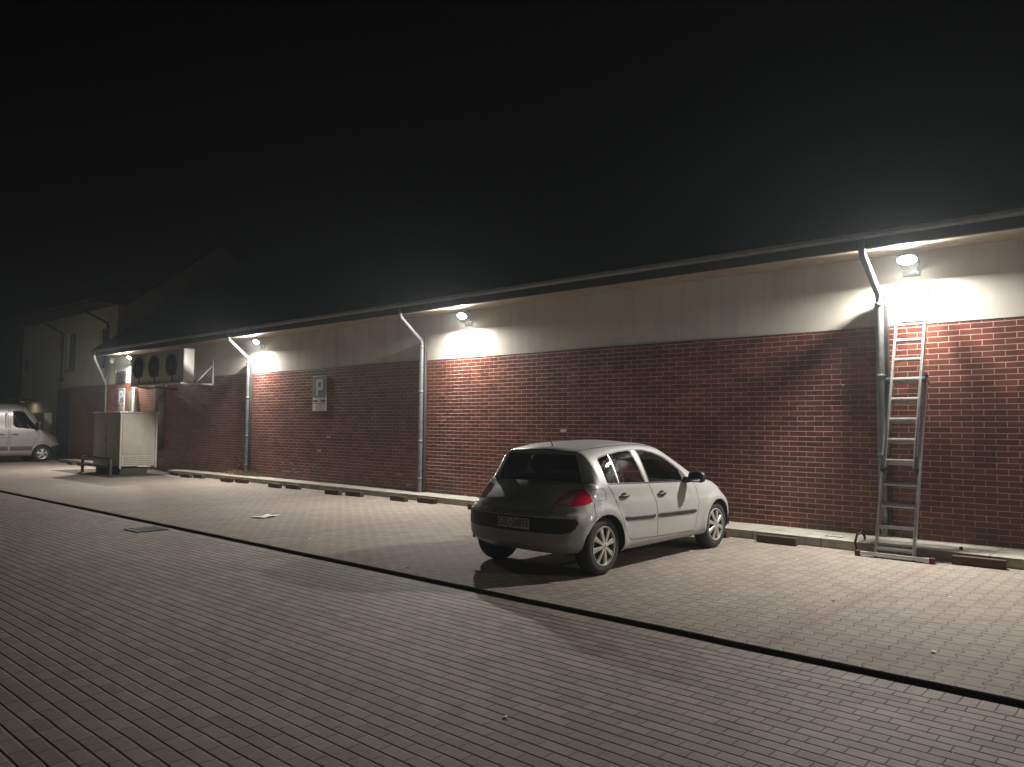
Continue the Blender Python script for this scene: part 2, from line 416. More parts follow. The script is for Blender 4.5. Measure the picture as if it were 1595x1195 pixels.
def shell(stations, section, counts, bow, tweak):
    """half-sections lofted along y and mirrored: one closed car body"""
    bm = bmesh.new(); rows = []
    for s in stations:
        row = []
        pts = catmull(section(s), counts)
        for x, z in pts:
            x = max(x, 0.)
            row.append((x, s, z))
        rows.append(row)
    def ends(row, s):
        zc = sum(p[2] for p in row) / len(row)
        return [[(p[0]*k, s, zc + (p[2]-zc)*k) for p in row] for k in (.12, .4, .7, .9)]
    rows = ends(rows[0], stations[0]) + rows + ends(rows[-1], stations[-1])[::-1]
    n = len(rows[0]); grid = []
    for row in rows:
        R, Lf = [], []
        for x, s, z in row:
            y = s + bow(s, x, z); x, y, z = tweak(x, y, z)
            R.append(bm.verts.new((x, y, z))); Lf.append(bm.verts.new((-x, y, z)))
        grid.append((R, Lf))
    for (R0, L0), (R1, L1) in zip(grid, grid[1:]):
        for k in range(n - 1):
            bm.faces.new((R0[k], R1[k], R1[k+1], R0[k+1])); bm.faces.new((L0[k+1], L1[k+1], L1[k], L0[k]))
    for R, Lf in (grid[0], grid[-1]):
        c = [R, Lf]
        f = bm.faces.new(R + Lf[::-1])
    bmesh.ops.remove_doubles(bm, verts=bm.verts[:], dist=1e-5)
    bmesh.ops.dissolve_degenerate(bm, dist=1e-6, edges=bm.edges[:])
    bmesh.ops.recalc_face_normals(bm, faces=bm.faces[:])
    return bm

def cut(bm, tid, lay, poly, axis, test, over=True):
    """cut a convex outline through the shell along an axis ('x' side view (y,z), 'y' rear view (x,z), or a horizontal vector)
    and give the faces inside it the tag tid"""
    if axis == 'x': d = Vector((1, 0, 0)); to3 = lambda u, v: Vector((0, u, v))
    elif axis == 'y': d = Vector((0, 1, 0)); to3 = lambda u, v: Vector((u, 0, v))
    elif axis == 'z': d = Vector((0, 0, 1)); to3 = lambda u, v: Vector((u, v, 0))
    else:
        d = Vector(axis).normalized(); e = Vector((-d.y, d.x, 0)); to3 = lambda u, v: e * u + Vector((0, 0, v))
    P = [to3(*p) for p in poly]; c = sum(P, Vector()) / len(P)
    bm.normal_update()
    cand = [f for f in bm.faces if test(f)]
    for i in range(len(P)):
        a, b = P[i], P[(i+1) % len(P)]
        nrm = (b - a).cross(d)
        if nrm.length < 1e-9: continue
        nrm.normalize()
        if nrm.dot(c - a) < 0: nrm = -nrm                     # points inward
        geom = set(cand)
        for f in cand: geom.update(f.edges); geom.update(f.verts)
        r = bmesh.ops.bisect_plane(bm, geom=list(geom), dist=1e-5, plane_co=a, plane_no=nrm)
        fs = set(f for f in cand if f.is_valid) | set(f for f in r['geom'] if isinstance(f, bmesh.types.BMFace) and f.is_valid)
        cand = [f for f in fs if nrm.dot(f.calc_center_median() - a) > 0]
    for f in cand:
        if over or f[lay] == 0: f[lay] = tid
    return cand

def split_shell(bm, lay, parts, root, normals_from=None):
    """parts: {tag: (name, material, parent or None)}; faces of a tag become one mesh that keeps the shading of the whole shell"""
    bm.normal_update()
    nrm = {}
    for v in bm.verts: nrm[v.index] = v.normal.copy()
    made = {}
    for tid, (name, m, par) in parts.items():
        fs = [f for f in bm.faces if f[lay] == tid]
        if not fs: continue
        idx = {}; co = []; ns = []; faces = []
        for f in fs:
            ff = []
            for v in f.verts:
                if v.index not in idx: idx[v.index] = len(co); co.append(v.co.copy()); ns.append(v.normal.copy())
                ff.append(idx[v.index])
            faces.append(ff)
        me = bpy.data.meshes.new(name); me.from_pydata(co, [], faces); me.materials.append(m)
        for p in me.polygons: p.use_smooth = True
        me.normals_split_custom_set_from_vertices(ns)
        o = bpy.data.objects.new(name, me); COL.objects.link(o)
        o.parent = made[par] if par in made else root
        made[tid] = o
    return made

def surf_line(bvh, pts, axis_dir, start, w, m, name, parent, lift=.0015, step=.02):
    """a narrow dark gap laid on the shell along a polyline given as 3-D points to be projected along axis_dir"""
    P = []
    pts = [Vector(p) for p in pts]
    for a, b in zip(pts, pts[1:]):
        n = max(1, int((b-a).length / step))
        for k in range(n): P.append(a.lerp(b, k/n))
    P.append(pts[-1])
    d = Vector(axis_dir).normalized(); H = []
    for p in P:
        hit = bvh.ray_cast(p - d * start, d)
        if hit[0] is not None: H.append((hit[0], hit[1] if hit[1].dot(d) < 0 else -hit[1]))
    bm = bmesh.new(); prev = None
    for i, (h, n) in enumerate(H):
        t = (H[min(i+1, len(H)-1)][0] - H[max(i-1, 0)][0])
        if t.length < 1e-6: continue
        sd = t.normalized().cross(n).normalized() * w / 2
        cur = (bm.verts.new(h + n*lift - sd), bm.verts.new(h + n*(lift+.001)), bm.verts.new(h + n*lift + sd))
        if prev:
            bm.faces.new((prev[0], prev[1], cur[1], cur[0])); bm.faces.new((prev[1], prev[2], cur[2], cur[1]))
        prev = cur
    bmesh.ops.recalc_face_normals(bm, faces=bm.faces[:])
    return link_mesh(name, bm, m, parent, 60.)

def split_loose(names):
    """every loose piece of the named meshes becomes a mesh of its own under the same parent"""
    for o in [q for q in COL.objects if q.type == 'MESH' and q.name.split('.')[0] in names]:
        bm = bmesh.new(); bm.from_mesh(o.data); bm.verts.ensure_lookup_table()
        seen = set(); groups = []
        for v in bm.verts:
            if v.index in seen: continue
            st = [v]; seen.add(v.index); g = []
            while st:
                q = st.pop(); g.append(q.index)
                for e in q.link_edges:
                    w = e.other_vert(q)
                    if w.index not in seen: seen.add(w.index); st.append(w)
            groups.append(set(g))
        if len(groups) < 2: bm.free(); continue
        base = o.data.copy()
        for i, g in enumerate(groups):
            b = bmesh.new(); b.from_mesh(base); b.verts.ensure_lookup_table()
            bmesh.ops.delete(b, geom=[v for v in b.verts if v.index not in g], context='VERTS')
            if i == 0: t = o
            else:
                t = o.copy(); t.data = bpy.data.meshes.new(o.name.split('.')[0]); COL.objects.link(t)
                for mm in base.materials: t.data.materials.append(mm)
            b.to_mesh(t.data); b.free()
        bm.free()
CAR_POS = (-5.795, 6.305, 0.); CAR_YAW = .008
TAIL = [(.527, .247, .787), (.545, .36, .862), (.59, .465, .92), (.72, .541, .947), (.80, .545, .89), (.838, .562, .803), (.805, .428, .775), (.741, .323, .763)]
TAIL_CLEAR = [(.538, .27, .798), (.575, .40, .88), (.677, .50, .926), (.715, .31, .772)]
# ------------------------------------------------------------------ the hatchback
M.update(paint=m_paint('silver_beige_paint', (.42, .42, .405), .44, .10), glass=m_glass('greenish_car_glass', (.50, .58, .53)),
         dglass=m_glass('tinted_rear_glass', (.30, .31, .31)), redlens=mat('red_tail_lens', (.66, .010, .050), .22, 0., .6, .8),
         clearlens=mat('pink_clear_lens', (.50, .30, .30), .12, .35, .6, .8), gap=mat('panel_gap', (.012, .012, .012), .8),
         plate=weathered('number_plate_white', (.55, .55, .54), .45, 0., 20., .08), plateblue=mat('number_plate_blue', (.012, .03, .16), .45),
         ink=mat('number_plate_ink', (.01, .01, .01), .5), sticker=mat('round_sticker', (.62, .66, .62), .5),
         mirror=mat('mirror_glass', (.75, .75, .75), .03, 1.))

RW, FW, WZ = .745, 3.370, .316           # axles along the car, wheel centre height

def car_profiles():
    zt = pch([0, .03, .07, .12, .18, .26, .34, .41, .435, .47, .52, .57, .605, .66, .80, 1.2, 1.7, 2.05, 2.25, 2.40, 2.55, 2.75, 2.95, 3.08, 3.16, 3.24, 3.36, 3.6, 3.85, 4.0, 4.1, 4.17, 4.2],
             [.69, .755, .80, .835, .875, .925, .968, .995, 1.005, 1.09, 1.205, 1.30, 1.352, 1.372, 1.395, 1.44, 1.455, 1.435, 1.402, 1.350, 1.283, 1.182, 1.08, 1.012, .985, .972, .958, .922, .855, .785, .715, .62, .545])
    zb = pch([0, .1, .3, .6, 3.6, 3.9, 4.1, 4.2], [.345, .275, .225, .20, .20, .21, .25, .33])
    w = pch([0, .03, .08, .18, .4, .8, 1.4, 3.2, 3.55, 3.85, 4.0, 4.1, 4.2], [.775, .81, .832, .855, .873, .882, .886, .886, .878, .858, .83, .79, .70])
    zbelt = pch([0, .05, .1, .2, .32, .43, .6, .8, 1.6, 2.5, 2.9, 3.2, 3.5, 3.75, 3.95, 4.1, 4.2], [.665, .735, .775, .85, .925, .975, .985, .985, .97, .935, .925, .905, .87, .80, .715, .63, .53])
    wbelt = pch([0, .1, .3, .6, 1., 2.6, 3.2, 3.6, 3.9, 4.1, 4.2], [.735, .765, .79, .815, .83, .83, .80, .785, .74, .66, .58])
    wr = pch([0, .2, .43, .5, .6, .8, 1.4, 2.1, 2.4, 2.75, 3.08, 3.5, 3.9, 4.2], [.56, .56, .59, .60, .585, .585, .60, .60, .60, .63, .655, .60, .54, .42])
    dz = pch([0, .43, .6, .8, 2.2, 2.5, 3.1, 3.6, 4.2], [.012, .012, .05, .062, .062, .05, .02, .022, .012])
    return zt, zb, w, zbelt, wbelt, wr, dz
CP = car_profiles()

def car_section(s):
    zt, zb, w, zbelt, wbelt, wr, dz = [f(s) for f in CP]
    zbl = min(zbelt, zt - .022)
    z3 = min(.50, zb + (zbl - zb) * .45); z4 = min(.70, zb + (zbl - zb) * .8)
    zr = max(zt - dz, zbl + .008)
    return [(0, zb), (w * .78, zb), (w - .035, zb + min(.05, (z3 - zb) * .5)), (w, z3), (w - .003, z4), (wbelt, zbl), (wr, zr), (wr * .55, zt - (zt - zr) * .28), (0, zt)]
CC = [3, 3, 4, 5, 8, 16, 5, 5]

def car_bow():
    B = pch([0, .25, .43, .6, .9, 1.3, 2.3, 2.75, 3.15, 3.8, 4.2], [.20, .185, .165, .13, .03, 0, 0, -.04, -.10, -.20, -.36])
    return lambda s, x, z: B(s) * (abs(x) / .85) ** 2.3
def car_tweak(x, y, z):
    y += .125 * (1 - sm01((y - .30) / .55))               # short rear overhang, steep tailgate
    if x > .55:
        for c in (RW, FW):
            d = math.hypot(y - c, z - WZ)
            k = sm01((d - .30) / .06) * (1 - sm01((d - .385) / .10))
            x += .024 * k * sm01((x - .6) / .15)
        if .3 < y < 3.6:
            x -= .010 * (1 - sm01(abs(z - .70) / .10)) * sm01((x - .7) / .1) * 0
            x -= .007 * sm01((z - .80 + (y - 1.) * .045) / .02) * sm01((x - .7) / .1) * (1 - sm01((z - .85) / .1))
    # bumper step below the tailgate
    if y < .6 and z < .70:
        y -= .035 * sm01((.70 - z) / .03) * (1 - sm01((y - .22) / .35)) * (1 - sm01((.40 - z) / .12) * .6)
    return x, y, z

def car_stations():
    st = [0, .008, .02, .035, .05, .07, .09]
    st += list(np.arange(.11, .42, .02)) + list(np.arange(.425, .62, .0125)) + list(np.arange(.63, .9, .03)) + list(np.arange(.92, 2.5, .05)) + list(np.arange(2.52, 3.45, .03)) + list(np.arange(3.48, 3.9, .04)) + [3.93, 3.97, 4.0, 4.03, 4.06, 4.09, 4.11, 4.13, 4.15, 4.165, 4.18, 4.19, 4.2]
    return [float(x) for x in st]

def arc(cx, cz, r, n=28, a0=0.): return [(cx + r*math.cos(a0 + 2*PI*k/n), cz + r*math.sin(a0 + 2*PI*k/n)) for k in range(n)]

DLO_BOT = lambda s: .995 - (s - .84) * .030
Q_GLASS = [(.855, 1.238), (.87, 1.256), (.916, 1.271), (1.062, 1.297), (1.052, DLO_BOT(1.05)), (.845, DLO_BOT(.845)), (.822, DLO_BOT(.82) + .022)]
R_GLASS = [(1.086, 1.301), (1.285, 1.326), (1.515, 1.338), (1.540, 1.322), (1.603, DLO_BOT(1.60)), (1.076, DLO_BOT(1.076))]
F_GLASS = [(1.672, 1.340), (1.828, 1.338), (2.005, 1.308), (2.211, 1.249), (2.407, 1.154), (2.52, 1.082), (2.53, DLO_BOT(2.53)), (1.718, DLO_BOT(1.718))]
TRIM = [(.838, 1.235), (.86, 1.268), (.935, 1.290), (1.07, 1.315), (1.25, 1.338), (1.42, 1.350), (1.60, 1.356), (1.80, 1.354), (2.03, 1.324), (2.27, 1.258), (2.50, 1.140), (2.61, 1.060), (2.665, DLO_BOT(2.66) + .03)]

def build_car():
    root = thing('parked_car', CAR_POS, 'silver beige five-door hatchback parked nose-in against the brick wall', 'car', rz=CAR_YAW); root.scale = (.965, 1, 1)
    bm = shell(car_stations(), car_section, CC, car_bow(), car_tweak)
    lay = bm.faces.layers.int.new('tag')
    side = lambda f: abs(f.normal.x) > .30 and .3 < f.calc_center_median().y < 3.9 and f.calc_center_median().z > .2
    rear = lambda f: f.calc_center_median().y < .95 and f.normal.y < -.05
    # wheel arches
    arch = []
    for c in (RW, FW):
        arch += cut(bm, 90, lay, arc(c, WZ - .005, .352), 'x', lambda f: abs(f.calc_center_median().x) > .55 and abs(f.calc_center_median().y - c) < .6 and f.calc_center_median().z < .9)
    lowx = [f for f in bm.faces if f[lay] == 90]
    # doors (lower panels), then window band, then panes
    for t, P in ((11, [(1.255, .335), (1.823, .315), (1.813, .593), (1.786, .764), (1.72, .894), (1.66, 1.0), (.83, 1.0), (.925, .859), (1.005, .696), (1.078, .512)]),):
        cut(bm, t, lay, P, 'x', lambda f: side(f) and f[lay] == 0)
    cut(bm, 12, lay, [(1.823, .315), (2.70, .300), (2.76, .37), (2.842, .65), (2.835, .78), (2.79, .96), (1.66, 1.0), (1.72, .894), (1.786, .764), (1.813, .593)], 'x', lambda f: side(f) and f[lay] == 0)
    for a, b in ((2, 7), (7, 12)): pass
    up = lambda f: abs(f.normal.x) > .25 and f.calc_center_median().z > .85
    # black window surround as strips under/over the glass (convex pieces)
    def strip_cut(tid, A, Bp, flt):
        for i in range(len(A) - 1):
            cut(bm, tid, lay, [A[i], A[i+1], Bp[i+1], Bp[i]], 'x', flt)
    pil = lambda f: up(f) and f[lay] in (0, 11, 12)
    top = TRIM[0:13]; 
    bot = [(p[0] - .012 + .02 * (p[0] < .9), DLO_BOT(p[0]) - .020 + .03 * (p[0] < .85)) for p in top]
    for i in range(len(top) - 1):
        cut(bm, 20, lay, [top[i], top[i+1], bot[i+1], bot[i]] if bot[i+1][0] - bot[i][0] > 1e-4 else [top[i], top[i+1], bot[i]], 'x', pil)
    inb = lambda f: up(f) and f[lay] == 20
    # body coloured B-pillar / door frames inside the surround
    cut(bm, 31, lay, [(1.570, 1.345), (1.643, 1.348), (1.696, DLO_BOT(1.7)), (1.634, DLO_BOT(1.63))], 'x', inb)
    cut(bm, 21, lay, Q_GLASS, 'x', inb); cut(bm, 22, lay, R_GLASS, 'x', inb); cut(bm, 23, lay, F_GLASS, 'x', inb)
    # tailgate, rear window, black bumper band
    cut(bm, 41, lay, [(-.535, .66), (.535, .66), (.545, .76), (.60, .90), (.69, 1.0), (.60, 1.31), (.55, 1.322), (-.55, 1.322), (-.60, 1.31), (-.69, 1.0), (-.60, .90), (-.545, .76)], 'y', lambda f: rear(f) and f[lay] == 0)
    cut(bm, 42, lay, [(-.655, .962), (-.30, .948), (.30, .948), (.655, .962), (.62, 1.07), (.52, 1.285), (.48, 1.302), (-.48, 1.302), (-.52, 1.285), (-.62, 1.07)], 'y', lambda f: rear(f) and f.calc_center_median().z > .9 and f.calc_center_median().y > .43 and f.normal.z < .7 and f[lay] in (0, 41))
    cut(bm, 43, lay, [(-.80, .642), (.80, .642), (.822, .60), (.80, .535), (.765, .50), (.66, .478), (-.66, .478), (-.765, .50), (-.80, .535), (-.822, .60)], 'y', lambda f: f.calc_center_median().y < .5 and f.normal.y < -.2 and f[lay] == 0)
    # tail lights cut diagonally through the rear corners
    for sx in (1, -1):
        d = (-.62 * sx, .78, 0)
        e = Vector((-d[1], d[0], 0)) / math.hypot(d[0], d[1])
        def proj(x, y): return Vector((x * sx, y, 0)).dot(e)
        Pl = [(x, y, z) for x, y, z in TAIL]
        poly = [(proj(x, y), z) for x, y, z in Pl]
        flt = lambda f: f.calc_center_median().x * sx > .35 and f.calc_center_median().y < .8 and f.normal.dot(Vector((-d[0], -d[1], 0))) > .15 and f[lay] in (0, 41, 11, 44)
        cut(bm, 44 if sx > 0 else 46, lay, poly, d, flt)
        inner = [(proj(x, y), z) for x, y, z in TAIL_CLEAR]
        cut(bm, 45 if sx > 0 else 47, lay, inner, d, lambda f: f[lay] == (44 if sx > 0 else 46))
    # windscreen and headlights
    cut(bm, 51, lay, [(-.54, 1.352), (.54, 1.352), (.59, 1.33), (.69, 1.02), (.64, .995), (-.64, .995), (-.69, 1.02), (-.59, 1.33)], 'y', lambda f: 2.3 < f.calc_center_median().y < 3.25 and f.normal.y > .2 and abs(f.normal.x) < .6 and f[lay] == 0)
    cut(bm, 52, lay, [(3.56, .80), (3.80, .74), (4.0, .63), (3.98, .58), (3.72, .62), (3.55, .73)], 'x', lambda f: abs(f.calc_center_median().x) > .45 and f.calc_center_median().y > 3.3 and f[lay] == 0)
    # fuel flap (right side only)
    cut(bm, 61, lay, [(.574, .936), (.725, .941), (.77, .925), (.788, .88), (.781, .818), (.615, .816), (.575, .84)], 'x', lambda f: f.calc_center_median().x > .5 and side(f) and f[lay] == 0)
    bmesh.ops.delete(bm, geom=[f for f in bm.faces if f[lay] == 90], context='FACES')
    bm.verts.index_update(); bm.faces.ensure_lookup_table()
    # right and left halves of the doors and panes become meshes of their own
    for f in bm.faces:
        if f[lay] in (11, 12, 21, 22, 23, 31, 52) and f.calc_center_median().x < 0: f[lay] += 100
    full = bmesh.new(); me = bpy.data.meshes.new('t'); bm.to_mesh(me); full.from_mesh(me); bpy.data.meshes.remove(me)
    bvh = BVHTree.FromBMesh(full)
    parts = {0: ('body', M['paint'], None), 20: ('window_surround', M['blackplastic'], None), 41: ('tailgate', M['paint'], None), 42: ('rear_window', M['dglass'], 41),
             43: ('bumper_band', M['blackplastic'], None), 51: ('windscreen', M['glass'], None), 61: ('fuel_flap', M['paint'], None)}
    for k in (0, 100):
        parts.update({11+k: ('rear_door', M['paint'], None), 12+k: ('front_door', M['paint'], None), 31+k: ('door_pillar', M['paint'], None), 21+k: ('quarter_window', M['glass'], None), 22+k: ('door_window', M['glass'], 11+k),
                      23+k: ('door_window', M['glass'], 12+k), 52+k: ('headlight', M['clearlens'], None)})
    parts.update({44: ('tail_light', M['redlens'], None), 45: ('clear_lens', M['clearlens'], 44), 46: ('tail_light', M['redlens'], None), 47: ('clear_lens', M['clearlens'], 46)})
    made = split_shell(bm, lay, parts, root)
    # dark lining inside the shell
    lin = bmesh.new(); mp = {}
    for f in bm.faces:
        if f[lay] in (0, 11, 12, 31, 41, 111, 112, 131, 20, 61) and .35 < f.calc_center_median().y < 3.45 and f.calc_center_median().z > .22:
            vs = []
            for v in f.verts:
                if v.index not in mp: mp[v.index] = lin.verts.new(v.co - v.normal * .014)
                vs.append(mp[v.index])
            lin.faces.new(vs[::-1])
    link_mesh('cabin_lining', lin, M['lining'], root, 60.)
    # panel gaps
    R = Vector((-1, 0, 0))
    def gapline(pts, par, nm='panel_gap', w=.007):
        for sx in (1, -1): surf_line(bvh, [(sx*1.5, y, z) for y, z in pts], (-sx, 0, 0), 0., w, M['gap'], nm, par[0 if sx > 0 else 1])
    fd = (made[12], made[112]); rd = (made[11], made[111])
    gapline([(1.685, .962), (1.72, .894), (1.786, .764), (1.813, .593), (1.823, .317)], fd)
    gapline([(1.823, .317), (2.70, .302), (2.76, .37), (2.842, .65), (2.835, .78), (2.80, .90), (2.77, .95)], fd)
    gapline([(1.823, .317), (1.255, .337), (1.20, .37), (1.078, .512), (1.005, .696), (.925, .859), (.846, .975)], rd)
    surf_line(bvh, [(1.5, y, z) for y, z in [(.574, .936), (.725, .941), (.77, .925), (.788, .88), (.781, .818), (.615, .816), (.575, .84), (.574, .936)]], (-1, 0, 0), 0., .004, M['gap'], 'panel_gap', made[61])
    bumper = [(.575, .80), (.553, .71), (.545, .654), (.50, .60)]
    for sx in (1, -1):
        surf_line(bvh, [(sx*1.5, y, z) for y, z in bumper], (-sx, 0, 0), 0., .006, M['gap'], 'panel_gap', made[0])
    surf_line(bvh, [(-.535, -1, .66), (.535, -1, .66)], (0, 1, 0), 0., .008, M['gap'], 'panel_gap', made[41])
    for sx in (1, -1):
        surf_line(bvh, [(sx*.535, -1, .66), (sx*.530, -1, .775)], (0, 1, 0), 0., .008, M['gap'], 'panel_gap', made[41])
        # roof ditch lines
        surf_line(bvh, [(sx*.495, .67, 3), (sx*.53, .85, 3), (sx*.565, 1.1, 3), (sx*.58, 1.5, 3), (sx*.575, 2.0, 3), (sx*.55, 2.45, 3)], (0, 0, -1), 0., .013, M['gap'], 'roof_seam', made[0])
    surf_line(bvh, [(-.50, .76, 3), (-.25, .71, 3), (0, .70, 3), (.25, .71, 3), (.50, .76, 3)], (0, 0, -1), 0., .006, M['gap'], 'roof_seam', made[0])
    # chrome-grey divider between quarter and door window
    for sx, par in ((1, rd[0]), (-1, rd[1])):
        surf_line(bvh, [(sx*1.5, 1.074, 1.302), (sx*1.5, 1.064, DLO_BOT(1.06))], (-sx, 0, 0), 0., .018, M['alu'], 'window_divider', par, .003)
        # rubbing strips
        for pts, p in (([(1.10, .590), (1.77, .566)], par), ([(1.83, .570), (2.77, .548)], fd[0] if sx > 0 else fd[1])):
            o = rub_strip(bvh, pts, sx, p)
        for y, z, p in ((1.125, .839, par), (1.945, .817, fd[0] if sx > 0 else fd[1])): handle(bvh, y, z, sx, p)
        mirror_unit(root, sx)
    # wheels
    for i, (sx, y) in enumerate(((1, RW), (1, FW), (-1, RW), (-1, FW))): wheel(root, sx, y)
    # wheel wells and floor
    for sx in (1, -1):
        for c in (RW, FW):
            w = MB(); w.lathe([(.375, 0), (.375, .31), (.05, .31)], (sx*.855 if sx > 0 else -.545, c, WZ), 'x', 32) if False else None
            b = bmesh.new(); n = 24; ring = []
            for k in range(n + 1):
                a = -PI*.02 + PI*1.04*k/n; ring.append((c + .362*math.cos(a), WZ - .005 + .362*math.sin(a)))
            A = [b.verts.new((sx*.865, y, z)) for y, z in ring]; Bv = [b.verts.new((sx*.55, y, z)) for y, z in ring]
            for k in range(n): b.faces.new((A[k], A[k+1], Bv[k+1], Bv[k]))
            b.faces.new(Bv)
            bmesh.ops.recalc_face_normals(b, faces=b.faces[:])
            link_mesh('wheel_well', b, M['black'], root)
    u = MB(); u.box(-.55, .55, .45, 3.9, .235, .30); u.box(-.80, .80, 1.15, 2.95, .215, .30); u.build('underbody', M['black'], root)
    # cabin
    for sx in (-.36, .36):
        st = MB(); st.box(sx-.25, sx+.25, 1.75, 2.25, .38, .55, .05)
        st.box(sx-.24, sx+.24, 1.62, 1.76, .5, 1.06, .05, Matrix.Rotation(math.radians(14), 3, 'X'), (sx, 1.7, .5)); se = st.build('seat', M['seat'], root)
        st = MB(); st.box(sx-.13, sx+.13, 1.50, 1.59, 1.06, 1.25, .04)
        st.tube([(sx-.05, 1.55, 1.02), (sx-.05, 1.545, 1.12)], .008); st.tube([(sx+.05, 1.55, 1.02), (sx+.05, 1.545, 1.12)], .008); st.build('headrest', M['seat'], se)
    st = MB(); st.box(-.62, .62, .95, 1.4, .38, .55, .05); st.box(-.62, .62, .84, .97, .5, .95, .05, Matrix.Rotation(math.radians(12), 3, 'X'), (0, .9, .5)); se = st.build('rear_bench', M['seat'], root)
    for sx in (-.36, .36): st = MB(); st.box(sx-.13, sx+.13, .76, .84, .93, 1.07, .035); st.build('headrest', M['seat'], se)
    ds = MB(); ds.box(-.66, .66, 2.52, 3.0, .55, .92, .07); da = ds.build('dashboard', M['lining'], root)
    ds = MB(); ds.lathe([(.185, -.012), (.185, .012), (.16, .012), (.16, -.012)], (-.36, 2.36, .86), 'y', 24, True); ds.box(-.38, -.34, 2.36, 2.58, .83, .88); ds.build('steering_wheel', M['lining'], da)
    ds = MB(); ds.box(-.60, .60, .60, .84, .925, .945, .008); ds.build('parcel_shelf', M['lining'], root)
    b = MB(); b.lathe([(.035, 0), (.035, .003)], (0, 0, 0), 'x', 20); so = b.build('sticker', M['sticker'], made[122])
    hit = bvh.ray_cast(Vector((-1.5, 1.35, 1.22)), Vector((1, 0, 0)))
    if hit[0] is not None: so.location = hit[0] + Vector((.008, 0, 0)); so.rotation_euler = (0, math.radians(24), 0)
    # antenna and number plate
    a = MB(); a.box(.048, .092, .75, .83, 1.372, 1.390, .006); a.tube([(.07, .79, 1.385), (.07, .73, 1.475)], .006, 8); a.build('antenna', M['blackplastic'], root)
    hp = bvh.ray_cast(Vector((.06, -1, .567)), Vector((0, 1, 0)))[0]
    yp = hp.y - .010
    p = MB(); p.box(-.20, .32, yp - .004, yp + .004, .510, .624, .003); pl = p.build('number_plate', M['plate'], root)
    p = MB(); p.box(-.196, -.156, yp - .0055, yp - .0035, .514, .620); p.build('plate_band', M['plateblue'], pl)
    text_mesh('GSL', .118, 'plate_characters', M['ink'], pl, (-.060, yp - .0055, .567), (PI/2, 0, 0), .0008, .84)
    text_mesh('26893', .118, 'plate_characters', M['ink'], pl, (.182, yp - .0055, .567), (PI/2, 0, 0), .0008, .84)
    p = MB(); p.lathe([(.013, -.0065), (.013, -.004)], (.036, yp, .567), 'y', 14); p.build('plate_seal', M['ink'], pl)
    sp = MB()
    hp = bvh.ray_cast(Vector((.74, -1, .64)), Vector((0, 1, 0)))
    return root

def rub_strip(bvh, pts, sx, par):
    P = [];  (y0, z0), (y1, z1) = pts
    bm = bmesh.new(); prev = None; n = 16; h = .024
    for k in range(n + 1):
        t = k/n; y = y0 + (y1-y0)*t; z = z0 + (z1-z0)*t
        hit = bvh.ray_cast(Vector((sx*1.5, y, z)), Vector((-sx, 0, 0)))
        if hit[0] is None: continue
        x = hit[0].x; hh = h * (1. if 0 < k < n else .55); e = .016 * (1. if 0 < k < n else .3)
        cur = [bm.verts.new((x + sx*dx, y, z + dzz)) for dx, dzz in ((-.01, -hh), (e*.6, -hh), (e, -hh*.55), (e, hh*.55), (e*.6, hh), (-.01, hh))]
        if prev:
            for i in range(5): bm.faces.new((prev[i], prev[i+1], cur[i+1], cur[i]))
        else: bm.faces.new(cur)
        prev = cur
    bm.faces.new(prev); bmesh.ops.recalc_face_normals(bm, faces=bm.faces[:])
    return link_mesh('rubbing_strip', bm, M['blackplastic'], par, 30.)

def handle(bvh, y, z, sx, par):
    hit = bvh.ray_cast(Vector((sx*1.5, y, z)), Vector((-sx, 0, 0)))
    x = hit[0].x
    m = MB(); b = bmesh.new(); N = 20; prev = None
    m.prism([(y + .055*math.cos(a)*(1.0), z + .004 + .034*math.sin(a)) for a in [2*PI*k/N for k in range(N)]], x - sx*.01, x + sx*.006, 'yz', 0)
    m.tube([(x + sx*.004, y - .092, z - .004), (x + sx*.022, y - .065, z - .002), (x + sx*.028, y, z), (x + sx*.022, y + .065, z - .002), (x + sx*.004, y + .092, z - .006)], [.010, .014, .0165, .014, .010], 10)
    m.build('handle', M['blackplastic'], par)

def mirror_unit(root, sx):
    m = MB(); b = bmesh.new()
    # rounded housing from a scaled sphere
    bmesh.ops.create_uvsphere(b, u_segments=20, v_segments=12, radius=1.)
    for v in b.verts:
        p = v.co; k = lambda q: math.copysign(abs(q) ** .62, q)
        v.co = Vector((sx*.985 + k(p.x)*.115, 2.60 + (k(p.y)*.075 if p.y > 0 else k(p.y)*.045), .995 + k(p.z)*.072 - .010*abs(p.x)))
    m.add(b); m.tube([(sx*.80, 2.58, .945), (sx*.90, 2.60, .955)], [.045, .035], 10)
    o = m.build('door_mirror', M['blackplastic'], root)
    g = MB(); g.prism([(sx*.985 + .088*math.copysign(abs(math.cos(a))**.6, math.cos(a)), .993 + .052*math.copysign(abs(math.sin(a))**.6, math.sin(a))) for a in [2*PI*k/24 for k in range(24)]], 2.550, 2.554, 'xz')
    g.build('mirror_glass', M['mirror'], o)

